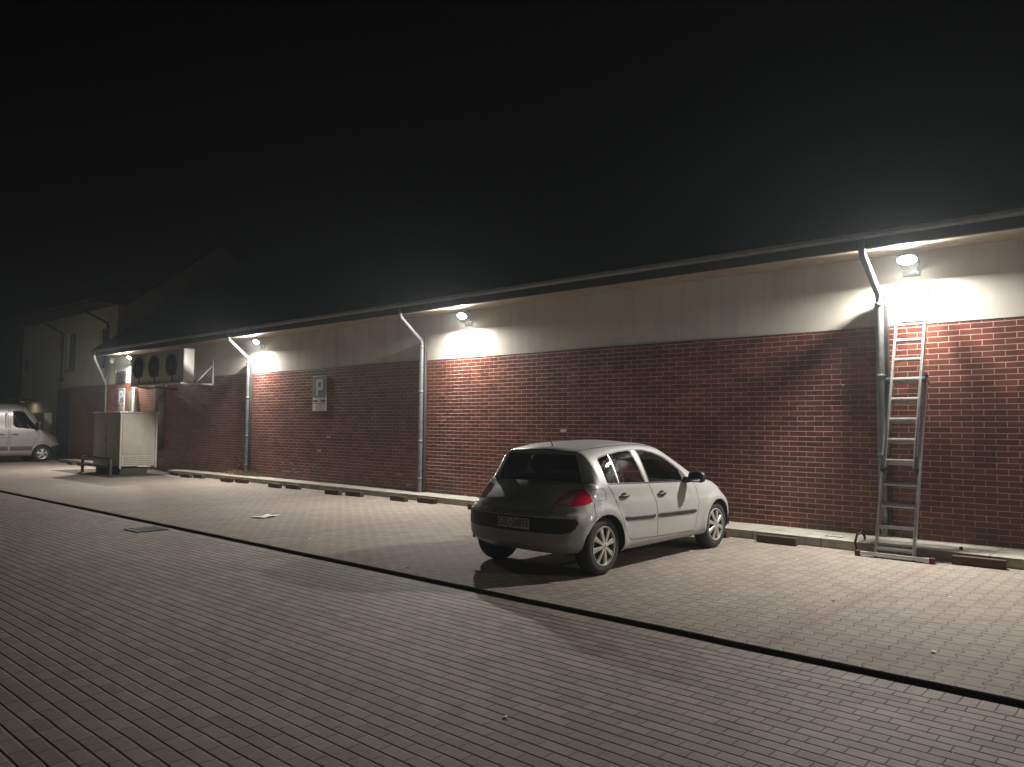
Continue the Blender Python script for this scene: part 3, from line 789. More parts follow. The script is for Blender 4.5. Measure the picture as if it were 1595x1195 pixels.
def wheel(root, sx, y):
    xo = sx * .858                                   # outer face
    t = MB()
    prof = [(.215, -.010), (.225, -.004), (.262, .002), (.290, -.008), (.306, -.022), (.316, -.040), (.316, -.165), (.305, -.190), (.26, -.20), (.215, -.19)]
    t.lathe([(r, sx*h) for r, h in prof], (xo, y, WZ), 'x', 56, True)
    ty = t.build('tyre', M['tyre'], root, 35.)
    r = MB()
    r.lathe([(.218, sx*-.012), (.212, sx*.000), (.203, sx*-.002), (.196, sx*-.022), (.196, sx*-.03), (.218, sx*-.03)], (xo, y, WZ), 'x', 56, True)
    n = 8
    for k in range(n):
        a = 2*PI*k/n + .26 + y; ca, sa = math.cos(a), math.sin(a)
        secs = []
        for rr, hw, dx in ((.030, .020, .006), (.085, .0215, .004), (.15, .028, -.003), (.20, .036, -.010)):
            secs.append([(rr*ca - q*hw*sa, rr*sa + q*hw*ca, dx - e) for q, e in ((-1, .014), (-.7, 0.), (.7, 0.), (1, .014))])
        vs = [[r.bm.verts.new((xo + sx*p[2], y + p[0], WZ + p[1])) for p in S] for S in secs]
        for A, B in zip(vs, vs[1:]):
            for i in range(3): r.bm.faces.new((A[i], A[i+1], B[i+1], B[i]))
    r.lathe([(.0005, sx*.010), (.030, sx*.009), (.040, sx*.004), (.044, sx*-.012)], (xo, y, WZ), 'x', 28)
    ri = r.build('hubcap', M['rim'], ty, 35.)
    d = MB(); d.lathe([(.0005, sx*-.034), (.205, sx*-.034)], (xo, y, WZ), 'x', 40); d.build('wheel_disc', M['black'], ty)
    e = MB(); e.prism([(y + .012*u, WZ + .018*v) for u, v in ((0, 1), (1, 0), (0, -1), (-1, 0))], xo + sx*.009, xo + sx*.0105, 'yz'); e.build('hub_badge', M['grey'], ri)
# ------------------------------------------------------------------ ground
WY = 11.6                      # plane of the brick wall
def ground():
    tag(MB().poly([(-300, -300, -.12), (300, -300, -.12), (300, 400, -.12), (-300, 400, -.12)]).build('ground', M['soil'], None, None), kind='structure')
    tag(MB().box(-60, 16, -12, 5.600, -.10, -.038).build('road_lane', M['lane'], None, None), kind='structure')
    # parking apron with a softly broken front edge
    b = bmesh.new(); n = 760; x0, x1 = -60., 16.; prev = None; rnd = random.Random(3); j = 0.
    for i in range(n + 1):
        x = x0 + (x1-x0)*i/n; j = .75*j + rnd.uniform(-.0035, .0035)
        cur = [b.verts.new((x, 5.618 + j*.6, -.06)), b.verts.new((x, 5.618 + j, -.010)), b.verts.new((x, 5.624 + j, -.003)), b.verts.new((x, 5.635 + j, 0.)), b.verts.new((x, 11.9, 0.))]
        if prev:
            for k in range(4): b.faces.new((prev[k], cur[k], cur[k+1], prev[k+1]))
        prev = cur
    o = link_mesh('parking_area', b, [M['parking'], M['riser']], None, 35.); tag(o, kind='structure')
    for p in o.data.polygons:
        if p.center.z < -.02: p.material_index = 1  # step face coloured near-black, its shade put into the colour
    # raised kerb strip along the wall
    b = MB(); P = [(16, 10.62), (2, 10.67), (-3.6, 10.75), (-13, 11.05), (-20, 11.08), (-24.6, 11.05)]
    poly = P + [(-24.6, 11.9), (16, 11.9)]
    b.prism(poly[::-1], .0, .122, 'xy', .012)
    tag(b.build('kerb', M['kerb'], None, 35.), kind='structure')
    b = MB(); b.prism([(-27.1, 11.9), (-34.3, 11.9), (-34.3, 11.02), (-27.1, 11.04)], .0, .118, 'xy', .012); tag(b.build('kerb', M['kerb'], None, 35.), kind='structure')
    tag(MB().prism([(-28.7, 9.0), (-23.95, 9.06), (-24.0, 11.6), (-28.7, 11.6)], .001, .006, 'xy').build('shaded_pavement_pad', M['pad'], None, None), kind='structure')  # pad darkened so its colour includes the cabinet's cast shadow

# ------------------------------------------------------------------ buildings
def downpipe(root, x, z_top=4.17, z_el=3.46, y0=10.90, z_bot=.13, strip=True, r=.055, label=None):
    d = MB(); yw = WY - .085
    d.tube([(x-.03, y0, z_top), (x-.03, y0, z_top-.14), (x-.028, y0+.02, z_top-.20), (x-.003, yw-.03, z_el+.05), (x, yw, z_el-.02), (x, yw, z_el-.12), (x, yw, z_bot+.0)], [r*.86, r*.86, r*.9, r*.9, r*.95, r, r], 16)
    for z in (z_el-.10, 2.35, 1.25, .42): d.lathe([(r, -.03), (r+.008, -.02), (r+.008, .02), (r, .03)], (x, yw, z), 'z', 16)
    o = d.build('downpipe', M['zinc'], root)
    if strip:
        MB().box(x+.058, x+.098, WY-.075, WY-.006, z_bot, z_el+.10, .003).build('cable_channel', M['darkzinc'], o)
        c = MB()
        for z in (2.9, 1.7, .6): c.box(x-.062, x+.062, yw-.006, WY-.004, z-.014, z+.014, .002)
        c.build('pipe_clamp', M['darkzinc'], o)
    return o

def shop():
    root = thing('brick_store', (0, 0, 0), 'long low building with red brick base, cream plaster band and dark pitched roof', 'building')
    xl, xr = -30.40, 16.
    MB().box(-36.5, xr, WY, WY+.12, .0, 3.045).build('brick_wall', M['brick'], root, None)
    MB().box(xl, xr, WY+.022, WY+.35, 3.045, 4.10).build('plaster_wall', M['plaster'], root, None)
    MB().box(xl, xr, WY-.002, WY+.03, 3.047, 3.060, .004).build('drip_edge', M['frame'], root)
    MB().box(xl+.05, xr, 10.93, WY+.02, 4.058, 4.082).build('soffit', M['wood'], root, None)
    f = MB(); f.box(xl-.05, xr, 10.895, 10.928, 4.045, 4.27, .004).build('fascia', M['fascia'], root)
    MB().box(xl, xr, 10.925, 10.955, 4.038, 4.056, .003).build('eave_strip', M['wood'], root)
    # half-round gutter with brackets
    g = bmesh.new(); n = 12; rad = .068; ys = 10.823; zc = 4.235; prev = None
    for X in (xl-.12, xr):
        ring = []
        for k in range(n+1):
            a = PI + PI*k/n; ring.append(g.verts.new((X, ys + rad*math.cos(a), zc + rad*math.sin(a))))
        for k in range(n+1):
            a = 2*PI - PI*k/n; ring.append(g.verts.new((X, ys + (rad-.006)*math.cos(a), zc + .002 + (rad-.006)*math.sin(a))))
        if prev:
            for k in range(len(ring)): g.faces.new((prev[k], prev[(k+1) % len(ring)], ring[(k+1) % len(ring)], ring[k]))
        g.faces.new(ring); prev = ring
    bmesh.ops.recalc_face_normals(g, faces=g.faces[:])
    gu = link_mesh('gutter', g, M['zinc'], root, 40.)
    lip = MB(); lip.tube([(xl-.12, ys-rad, zc+.003), (xr, ys-rad, zc+.003)], .009, 8); lip.build('gutter_bead', M['zinc'], gu)
    c = MB(); x = xl + .3
    while x < xr - .2:
        c.lathe([(rad+.004, -.012), (rad+.006, -.012), (rad+.006, .012), (rad+.004, .012)], (x, ys, zc), 'x', 20, True) if False else c.tube([(x, ys + (rad+.005)*math.cos(a), zc + (rad+.005)*math.sin(a)) for a in [PI + PI*k/10 for k in range(11)]], .008, 6)
        x += .82
    c.build('gutter_bracket', M['zinc'], gu)
    for x, lab in ((-3.415, 'galvanised downpipe behind the ladder'), (-13.10, 'galvanised downpipe between the parking sign and the car'), (-20.62, 'galvanised downpipe with dry weeds at its foot')):
        downpipe(root, x)['label'] = lab
    # end of the gutter: pipe leaning back to the neighbouring wall
    d = MB(); X = -30.42
    d.tube([(X, 10.83, 4.18), (X, 10.83, 4.02), (X-.02, 10.87, 3.90), (X-.60, 11.44, 3.16), (X-.66, 11.50, 3.04)], .05, 14); d.build('downpipe', M['zinc'], root)
    # roof: pitched, with ridge and a hidden rear slope
    b = bmesh.new(); t = math.tan(math.radians(37)); y0, z0 = 10.80, 4.285; y1 = 24.; z1 = z0 + (y1-y0)*t
    sec = [(y0, z0), (y1, z1), (y1+.12, z1-.06), (y1+.12, z1-.14), (y1, z1-.10), (y0+.03, z0-.04)]
    A = [b.verts.new((xl-.14, y, z)) for y, z in sec]; B = [b.verts.new((xr, y, z)) for y, z in sec]
    b.faces.new(A); b.faces.new(B)
    for i in range(6): b.faces.new((A[i], A[(i+1) % 6], B[(i+1) % 6], B[i]))
    bmesh.ops.recalc_face_normals(b, faces=b.faces[:])
    link_mesh('roof', b, M['tile'], root, 30.)
    gb = MB(); gb.prism([(WY+.35, .0), (y1, .0), (y1, z1-.20), (WY+.35, 4.70)], xl, xl+.2, 'yz'); gb.box(xl+.2, xr, y1-.2, y1, 0, z1-.45); gb.build('rear_wall', M['plaster'], root)
    # louvred vent in the plaster
    v = MB(); v.box(-30.30, -29.52, WY-.012, WY+.02, 3.09, 3.50); vo = v.build('vent_frame', M['darkglass'], root)
    s = MB()
    for k in range(7): s.box(-30.27, -29.55, WY-.03, WY-.012, 3.115+.052*k, 3.135+.052*k, .002, Matrix.Rotation(math.radians(30), 3, 'X'))
    s.build('vent_slats', M['frame'], vo)
    # chipped brick faces and dabs of white paint on the wall
    rnd = random.Random(5)
    for (x, z, w, h) in ((-9.13, 1.528, .17, .06), (-16.72, 1.283, .20, .055), (-17.13, .93, .22, .06)):
        P = MB(); P.prism([(x + w/2*math.cos(a)*(.8+.3*rnd.random()), z + h/2*math.sin(a)*(.8+.3*rnd.random())) for a in [2*PI*k/14 for k in range(14)]], WY-.004, WY+.01, 'xz')
        P.build('chipped_brick', M['paper'] if x > -10 else M['kerb'], root)
    for (x0, z0, n) in ((-18.6, .36, 8), (-20.95, .45, 5), (-14.0, .27, 2), (-21.4, .38, 3)):
        P = MB()
        for k in range(n):
            x = x0 + rnd.uniform(-.35, .35); z = .16 + .0763*round((z0 + rnd.uniform(-.16, .18) - .16)/.0763); w = rnd.uniform(.10, .26)
            P.prism([(x, z), (x+w*.5, z-.006), (x+w, z+.004), (x+w*.9, z+.014), (x+w*.4, z+.018), (x+.01, z+.012)], WY-.005, WY+.01, 'xz')
        P.build('spalled_joints', M['kerb'], root)
    # trunking, conduit and pipework beside the condenser
    MB().box(-28.62, -28.40, WY-.11, WY-.004, .12, 2.86, .008).build('white_trunking', M['white'], root)
    MB().box(-28.98, -28.80, WY-.14, WY-.004, .12, 2.72, .008).build('pipe_casing', M['brown'], root)
    MB().tube([(-26.74, WY-.05, .12), (-26.74, WY-.05, 2.84)], .035, 12).build('conduit', M['white'], root)
    MB().box(-26.58, -26.22, WY-.22, WY-.004, .70, 2.90, .01).build('duct', M['brown'], root)
    return root

def window(root, x0, x1, z0, z1, y=WY+.13):
    b = MB(); t = .05
    b.box(x0, x0+t, y-.03, y+.03, z0, z1); b.box(x1-t, x1, y-.03, y+.03, z0, z1); b.box(x0+t, x1-t, y-.03, y+.03, z1-t, z1); b.box(x0+t, x1-t, y-.03, y+.03, z0, z0+t); b.box((x0+x1)/2-.025, (x0+x1)/2+.025, y-.025, y+.025, z0+t, z1-t)
    o = b.build('window', M['frame'], root, None)
    MB().box(x0+t, x1-t, y-.005, y+.005, z0+t, z1-t).build('pane', M['darkglass'], o, None)
    MB().box(x0-.06, x1+.06, WY-.05, WY+.12, z0-.05, z0-.002, .006).build('sill', M['frame'], o)

def neighbour():
    root = thing('plastered_house', (0, 0, 0), 'taller two-storey plastered building at the far left end, with dark eaves and two narrow windows', 'building')
    xl, xr, zt = -41.4, -30.42, 6.02
    wins = [(-35.58, -34.62, 3.75, 5.28), (-32.05, -31.35, 3.72, 5.25)]
    w = MB(); yf, yb = WY + .004, WY + .30
    xs = [xl] + [v for q in sorted(wins) for v in q[:2]] + [xr]
    for a, b in ((xl, wins[0][0]), (wins[0][1], wins[1][0]), (wins[1][1], xr)):
        w.box(a, b, yf, yb, 3.046 if a > -36.5 else 0., zt)
    for q in wins: w.box(q[0], q[1], yf, yb, 3.046, q[2]); w.box(q[0], q[1], yf, yb, q[3], zt)
    w.box(xl, -36.502, WY+.003, yb, 0, 3.047)
    w.build('front_wall', M['plaster2'], root, None)
    s = MB(); s.prism([(yb, 0), (20, 0), (20, zt), (15.7, 9.0), (yb, zt)], xr-.3, xr, 'yz'); s.build('side_wall', M['plaster2'], root, None)
    s = MB(); s.prism([(yb, 0), (20, 0), (20, zt), (15.7, 9.0), (yb, zt)], xl, xl+.3, 'yz'); s.build('side_wall', M['plaster2'], root, None)
    for q in wins: window(root, *q)
    b = bmesh.new(); y0, z0, y1, z1 = 10.82, 6.22, 15.8, 9.35
    sec = [(y0, z0), (y1, z1), (2*y1-y0, z0), (2*y1-y0, z0-.12), (y1, z1-.14), (WY-.02, zt+.0), (y0, zt+.08)]
    A = [b.verts.new((xl-.2, y, z)) for y, z in sec]; B = [b.verts.new((xr+.0, y, z)) for y, z in sec]
    b.faces.new(A); b.faces.new(B)
    for i in range(len(sec)): b.faces.new((A[i], A[(i+1) % len(sec)], B[(i+1) % len(sec)], B[i]))
    bmesh.ops.recalc_face_normals(b, faces=b.faces[:]); link_mesh('roof', b, M['tile'], root, 30.)
    MB().tube([(xl-.2, 10.76, 6.19), (xr, 10.76, 6.19)], .06, 12).build('gutter', M['darkzinc'], root)
    for x in (-36.0, -31.12):
        d = MB(); d.tube([(x-.9, 10.78, 6.15), (x-.9, 10.78, 6.02), (x-.85, 10.85, 5.93), (x-.04, WY-.10, 5.40), (x, WY-.07, 5.30), (x, WY-.07, 3.06 if x < -33 else .1)], .045, 12); d.build('downpipe', M['darkzinc'], root)
    MB().box(-41.0, -40.55, WY-.04, WY+.01, 3.95, 4.5, .01).build('wall_box', M['frame'], root)
    MB().box(-36.15, -35.9, WY-.10, WY+.01, 3.30, 3.46, .01).build('junction_box', M['frame'], root)
    m = MB(); m.box(-38.55, -37.1, WY-.30, WY+.01, .35, 2.0, .01); mo = m.build('meter_cabinet', M['cream'], root)
    MB().box(-38.5, -37.15, WY-.31, WY-.30, .45, 1.9).build('cabinet_door', M['creamdirty'], mo, None)
    MB().box(-36.48, -34.9, WY-.03, WY-.002, .0, 2.95).build('gate_panel', M['tar'], root, None)
    t = thing('wall_lantern', (-39.37, WY, 2.55), 'small wall lantern with a dark shade on a bracket above the van bonnet', 'lamp')
    b = MB(); b.tube([(0, 0, -.05), (0, -.10, .02), (.0, -.45, .12)], .022, 8); b.box(-.03, .03, -.01, 0, -.12, .12); b.build('bracket', M['frame'], t)
    b = MB(); b.lathe([(.02, .12), (.10, .05), (.13, -.12), (.12, -.12), (.09, .04), (.015, .10)], (0, -.5, .06), 'z', 24, True); b.build('lamp_shade', M['frame'], t)
    l = bpy.data.lights.new('added_wall_light', 'POINT'); l.energy = 9.; l.color = (1., .87, .58); l.shadow_soft_size = .05  # light added inside the unlit lantern to brighten the house wall
    lo = bpy.data.objects.new('added_wall_light', l); COL.objects.link(lo); lo.parent = t; lo.location = (0, -.5, -.02)
    f = MB(); f.box(-60, xl-.02, 14.0, 14.3, 0, 3.0); tag(f.build('boundary_wall', M['fascia'], None, None), 'dark boundary wall running off beyond the plastered building at the far left', 'wall')

# ------------------------------------------------------------------ wall lamps
LAMPS = [(-3.02, 1., 'wall floodlight shining above the top of the leaning ladder'), (-11.72, .9, 'wall floodlight between the parked car and the second downpipe'),
         (-20.05, .9, 'wall floodlight just right of the downpipe nearest the condenser unit'), (-28.75, 1.15, 'wall floodlight half hidden behind the left end of the condenser unit'), (5.6, .9, 'wall floodlight on the brick wall right of the ladder')]
TILT = math.radians(42)
def floodlights():
    first = None; Y = -.21
    for x, k, label in LAMPS:
        t = thing('floodlight', (x, WY+.022, 3.925), label, 'lamp', 'floodlights along the eaves')
        if first is None:
            R = Matrix.Rotation(-TILT, 3, 'X'); piv = (0, Y, 0)
            b = MB(); b.box(-.14, .14, Y-.085, Y+.085, .004, .034, .006, R, piv)
            for q in range(8): b.box(-.11+.031*q, -.102+.031*q, Y-.06, Y+.06, .033, .055, 0., R, piv)
            b.build('housing', M['guard'], t)
            e = MB(); eb = bmesh.new(); bmesh.ops.create_uvsphere(eb, u_segments=20, v_segments=12, radius=1.)
            for v in eb.verts: v.co = Vector((v.co.x*.125, Y + v.co.y*.076, min(v.co.z, 0.)*.042 + .004))
            bmesh.ops.rotate(eb, cent=piv, matrix=R, verts=eb.verts[:]); e.add(eb); e.build('led_panel', M['lens'], t)
            a = MB(); a.tube([(.148, Y, .018), (.148, Y+.08, -.02), (.085, -.03, -.10), (.085, -.008, -.15)], .008, 8); a.tube([(-.148, Y, .018), (-.148, Y+.08, -.02), (-.085, -.03, -.10), (-.085, -.008, -.15)], .008, 8)
            a.box(-.11, .11, -.016, .0, -.19, -.11, .003); a.build('bracket', M['grey'], t)
            w = MB(); w.tube([(.03, Y+.03, .04), (.05, -.12, .09), (.04, -.01, .12)], .007, 8); w.build('supply_cable', M['black'], t)
            first = t
        else:
            for ch in [c for c in COL.objects if c.parent == first and c.type == 'MESH']:
                c = ch.copy(); COL.objects.link(c); c.parent = t
        l = bpy.data.lights.new('floodlight_beam', 'AREA'); l.shape = 'RECTANGLE'; l.size = .18; l.size_y = .09
        l.energy = LAMP_W * k; l.color = (1., .95, .87); l.spread = math.radians(SPREAD)
        lo = bpy.data.objects.new('floodlight_beam', l); COL.objects.link(lo); lo.parent = t
        n = Vector((0, -math.sin(TILT), -math.cos(TILT)))
        lo.location = Vector((0, Y, 0)) + n * .046
        lo.rotation_euler = (-TILT, 0, 0)
    t = thing('security_lamp', (-30.2, WY+.02, 3.98), 'small round white unlit lamp under the eave above the louvred vent', 'lamp')
    b = bmesh.new(); bmesh.ops.create_uvsphere(b, u_segments=18, v_segments=12, radius=.13)
    for v in b.verts: v.co = Vector((v.co.x, v.co.y*.8 - .24, v.co.z - .06))
    link_mesh('globe', b, M['bulb'], t)
    b = MB(); b.box(-.05, .05, -.03, 0, -.06, .06, .01); b.tube([(0, -.02, 0), (.06, -.14, .03), (.02, -.2, .03)], .02, 8); b.build('arm', M['white'], t)

# ------------------------------------------------------------------ parking signs
def sign(x0, x1, z0, z1, label):
    t = thing('parking_sign', ((x0+x1)/2, WY, (z0+z1)/2), label, 'sign', 'parking signs on the wall')
    w, h = (x1-x0)/2, (z1-z0)/2
    MB().box(-w, w, -.020, -.004, -h, h, .003).build('board', M['paper'], t)
    MB().box(-w*.95, w*.95, -.0235, -.0205, -h*.24, h*.985).build('blue_panel', M['blue'], t, None)
    # the letter P: stem and bowl as one outline bridged round the eye
    x0, x1, zb, zt, s = -w*.50, w*.52, -h*.13, h*.80, w*.30
    zm = zt - (zt-zb)*.66; r = w*.22
    out = [(x0, zb), (x0+s, zb), (x0+s, zm), (x1-r, zm), (x1-r*.3, zm+r*.3), (x1, zm+r), (x1, zt-r), (x1-r*.3, zt-r*.3), (x1-r, zt), (x0, zt)]
    b = bmesh.new(); e0, e1, e2, e3 = (x0+s, zm+s*.8), (x1-s*.95, zm+s*.8), (x1-s*.95, zt-s*.8), (x0+s, zt-s*.8)
    quads = [[out[0], out[1], out[2], e0, e3, (x0+s, zt), out[9]], [out[2], out[3], out[4], out[5], (x1, e1[1]), e1, e0], [(x1, e1[1]), (x1, e2[1]), e2, e1], [e3, e2, (x1, e2[1]), out[6], out[7], out[8], (x0+s, zt)]]
    for q in quads:
        F = [b.verts.new((u, -.0262, v)) for u, v in q]; f = b.faces.new(F)
    bmesh.ops.remove_doubles(b, verts=b.verts[:], dist=1e-5)
    ex = bmesh.ops.extrude_face_region(b, geom=b.faces[:]); bmesh.ops.translate(b, vec=(0, .0025, 0), verts=[v for v in ex['geom'] if isinstance(v, bmesh.types.BMVert)])
    bmesh.ops.recalc_face_normals(b, faces=b.faces[:]); link_mesh('letter', b, M['paper'], t, None)
    r = MB(); r.box(-w*.92, -w*.25, -.0235, -.0205, -h*.49, -h*.37); r.box(w*.20, w*.92, -.0235, -.0205, -h*.49, -h*.37); r.box(-w*.95, w*.95, -.0235, -.0205, -h*.58, -h*.555)
    r.build('red_bars', M['red'], t, None)

# ------------------------------------------------------------------ condenser unit, cabinet, guard rail
def condenser():
    t = thing('condenser_unit', (-24.76, 11.05, 2.83), 'cream three-fan condenser unit held on steel wall brackets under the eave', 'condenser')
    x0, x1, y0, y1, h = -1.92, 1.90, -.40, -.07, 1.03
    b = MB(); b.box(x0, x1, y0, y1, .012, h, .012); body = b.build('casing', M['cream'], t)
    MB().box(x1-.002, x1+.006, y0+.02, y1-.02, .05, h-.03, .002).build('end_panel', M['white'], t)
    for cx in (-1.28, -.12, 1.12):
        r = MB(); r.lathe([(.345, .0), (.345, -.05), (.315, -.05), (.30, .0)], (cx, y0, .56), 'y', 40, True); ro = r.build('fan_shroud', M['blackplastic'], t)
        d = MB(); d.lathe([(.0005, -.004), (.32, -.004)], (cx, y0, .56), 'y', 40); d.build('fan_disc', M['black'], ro)
        g = MB()
        for q in range(1, 8): g.lathe([(.042*q, -.044), (.042*q+.004, -.044), (.042*q+.004, -.040), (.042*q, -.040)], (cx, y0, .56), 'y', 32, True)
        for q in range(6):
            a = PI*q/6; g.tube([(cx-.31*math.cos(a), y0-.042, .56-.31*math.sin(a)), (cx+.31*math.cos(a), y0-.042, .56+.31*math.sin(a))], .004, 6)
        g.lathe([(.06, -.05), (.06, -.03)], (cx, y0, .56), 'y', 20); g.build('fan_grille', M['guard'], ro)
        k = MB(); k.tube([(cx+.06, y0-.015, .23), (cx+.06, y0-.015, .05)], .018, 8); k.box(cx+.22, cx+.30, y0-.03, y0, .25, .31, .006); k.build('cable_gland', M['guard'], ro)
    for bx in (-1.30, 1.90):
        m = MB()
        m.box(bx-.03, bx+.03, -.50, .545, -.05, -.005, .003); m.box(bx-.03, bx+.03, .50, .546, -.06, .98, .003)
        m.tube([(bx, -.02, -.02), (bx, .50, .55)], .024, 8); m.build('bracket', M['creamdirty'], t)
    MB().box(x0+.1, x1+.02, y0-.06, y0+.05, -.035, .012, .004).build('base_rail', M['white'], t)
    b = MB(); b.lathe([(.0005, -.09), (.10, -.07), (.14, -.045)], (1.7, -.2, 0), 'z', 20); b.build('drip_pan', M['white'], t)
    b = MB(); b.tube([(x0-.0, -.2, .05), (x0-.12, -.2, .0), (-1.7, .05, -.07), (-1.0, .2, -.03), (-.6, .25, -.09), (-.5, .35, -.12), (-.45, .5, -.1)], .035, 8); b.build('pipe_insulation', M['black'], t)

def cabinet():
    t = thing('metal_cabinet', (-24.80, 9.65, 0), 'cream sheet metal cabinet on a block plinth below the condenser unit', 'cabinet')
    X = -2.10; D = 1.13
    MB().box(X+.08, -.10, .06, D-.25, .006, .21, .01).build('plinth', M['pad'], t)
    b = MB(); b.box(X+.03, -.03, .03, D-.03, .26, 1.90); b.build('carcass', M['cream'], t, None)
    MB().box(X-.03, .03, -.04, D+.03, 1.895, 1.945, .008).build('lid', M['white'], t)
    for px, py in ((X, 0), (-.06, 0), (X, D-.06), (-.06, D-.06)):
        MB().box(px, px+.06, py, py+.06, .206, 1.893, .006).build('corner_post', M['cream'], t)
    for a, c in ((X+.065, X+1.02), (X+1.06, -.065)):
        d = MB(); d.box(a, c, .004, .029, .45, 1.885, .006); do = d.build('door', M['creamdirty'], t)
    MB().box(X+.065, -.065, .006, .029, .27, .44, .006).build('kick_panel', M['creamdirty'], t)
    MB().box(X+.97, X+.99, -.02, .004, 1.0, 1.14, .004).build('door_handle', M['guard'], do)
    d = MB(); d.box(-.029, -.004, .07, D-.07, .62, 1.885, .006); d.build('side_panel', M['creamdirty'], t)
    lf = MB(); lf.box(-.029, -.006, .07, D-.07, .27, .612); lo = lf.build('louvre_panel', M['cream'], t, None)
    s = MB()
    for k in range(5): s.box(-.012, .004, .12, D-.12, .31+.056*k, .345+.056*k, .003, Matrix.Rotation(math.radians(24), 3, 'Y'))
    s.build('louvre_slats', M['creamdirty'], lo)
    return t

def guard_rail():
    t = thing('guard_rail', (-25.75, 9.33, 0), 'low black tubular guard rail standing in front of the metal cabinet', 'guard rail')
    L = 1.12
    f = MB(); f.tube([(-L, 0, .004), (-L, 0, .42), (-L+.03, 0, .48), (-L+.10, 0, .51), (L-.10, 0, .51), (L-.03, 0, .48), (L, 0, .42), (L, 0, .004)], .045, 14); f.build('frame', M['guard'], t)
    m = MB(); m.tube([(-L, 0, .27), (L, 0, .27)], .035, 12); m.build('cross_bar', M['guard'], t)
    for x in (-L, L): MB().box(x-.09, x+.09, -.09, .09, .006, .018, .003).build('foot_plate', M['guard'], t)

# ------------------------------------------------------------------ wheel stops
def wheel_stops():
    spots = [(-2.085, 10.60, 1.8, .56), (-4.55, 10.62, 1., .56), (-5.58, 10.66, -1., .54), (-9.75, 10.66, 2, .5), (-10.45, 10.68, 0, .5), (-12.10, 10.84, 1.5, .5), (-12.86, 10.72, -2., .5), (-14.38, 10.70, .5, .55), (-15.05, 10.60, 2, .52), (-17.0, 10.78, 1, .53), (-17.66, 10.67, -1, .5),
             (-19.60, 10.83, 0, .56), (-20.2, 10.72, 2, .52), (-22.1, 10.86, 0, .52), (-22.62, 10.72, 1.5, .54), (-23.70, 10.90, 0, .56), (-31.1, 10.75, 1, .55), (-32.0, 10.72, -1, .55)]
    where = ['right of the ladder foot', 'right of the front wheel of the parked car', 'under the front of the parked car, right side', 'just left of the parked car', 'second to the left of the parked car',
             'right of the second downpipe foot', 'left of the second downpipe foot', 'right one of the pair below the parking sign', 'left one of the pair below the parking sign', 'right one of the pair between the parking sign and the weeds', 'left one of the pair between the parking sign and the weeds',
             'right one of the pair below the weedy downpipe', 'left one of the pair below the weedy downpipe', 'right one of the pair right of the metal cabinet', 'left one of the pair right of the metal cabinet', 'nearest to the metal cabinet, at the end of the kerb', 'right one of the pair by the dark gate behind the van', 'left one of the pair by the dark gate behind the van']
    proto = None; rnd = random.Random(11)
    for (x, y, a, w), lab in zip(spots, where):
        if proto is None:
            b = MB(); b.box(-.28, .28, -.055, .055, .0, .105, .012); o = b.build('wheel_stop', M['blockm'], None)
            proto = o
        else:
            o = proto.copy(); COL.objects.link(o)
        o.location = (x, y, .001); o.rotation_euler = (0, 0, math.radians(a)); o.scale = (w/.56, 1, 1)
        tag(o, 'red-brown wheel stop block ' + lab, 'wheel stop', 'wheel stops along the kerb')

# ------------------------------------------------------------------ ladder
def ladder():
    t = thing('extension_ladder', (-2.965, 10.40, 0), 'aluminium extension ladder leaning on the wall under the brightest floodlight', 'ladder')
    k = .325; ang = math.atan(k); cs, sn = math.cos(ang), math.sin(ang)
    # built upright with z along the rails, then leaned; dy is the offset away from the wall
    R = Matrix.Rotation(-ang, 3, 'X')
    def lean(b): bmesh.ops.rotate(b.bm, cent=(0, 0, 0), matrix=R, verts=b.bm.verts[:]); return b
    def section(name, half, l0, l1, dy, rung0, nr, rw=.028, rh=.062, taper=0.):
        rails = []
        for sx in (-1, 1):
            b = MB(); b.box(sx*half-rw/2, sx*half+rw/2, dy-rh/2, dy+rh/2, l0, l1, .004)
            # channel lips
            b.box(sx*half-sx*rw/2-.004, sx*half-sx*rw/2+.004, dy-rh/2-.004, dy-rh/2+.010, l0, l1)
            rails.append(lean(b).build('rail', M['alu'], t))
            c = MB(); c.box(sx*half-rw/2-.003, sx*half+rw/2+.003, dy-rh/2-.004, dy+rh/2+.004, l0-.012, l0+.03, .004); c.box(sx*half-rw/2-.003, sx*half+rw/2+.003, dy-rh/2-.004, dy+rh/2+.004, l1-.03, l1+.010, .004); lean(c).build('rail_cap', M['blackplastic'], rails[-1])
        for q in range(nr):
            z = rung0 + .28*q
            b = MB(); b.box(-half+rw/2-.003, half-rw/2+.003, dy-.020, dy+.020, z-.021, z+.021, .006); lean(b).build('rung', M['alu'], t)
        return rails
    section('base', .222, .02, 2.44, 0., .12, 9)
    section('upper', .178, 1.14, 3.62, -.062, 1.25, 9)
    section('rear', .198, .34, 2.46, .058, .44, 7, .02, .05)
    g = MB()
    for sx in (-1, 1):
        g.box(sx*.222-.03, sx*.222+.012 if sx > 0 else sx*.222+.03, -.10, .09, 2.33, 2.39, .005)
        g.tube([(sx*.20, -.10, 1.12), (sx*.20, -.12, 1.30)], .010, 8); g.box(sx*.20-.018, sx*.20+.018, -.11, -.02, 1.10, 1.16, .004)
    lean(g).build('guide_hook', M['guard'], t)
    bar = MB(); bar.box(-.43, .43, -.03, .03, .018, .062, .005); bo = bar.build('stabiliser_bar', M['alu'], t)
    for sx in (-1, 1): MB().box(sx*.43-.032, sx*.43+.032, -.036, .036, .002, .070, .008).build('end_cap', M['alucap'], bo)

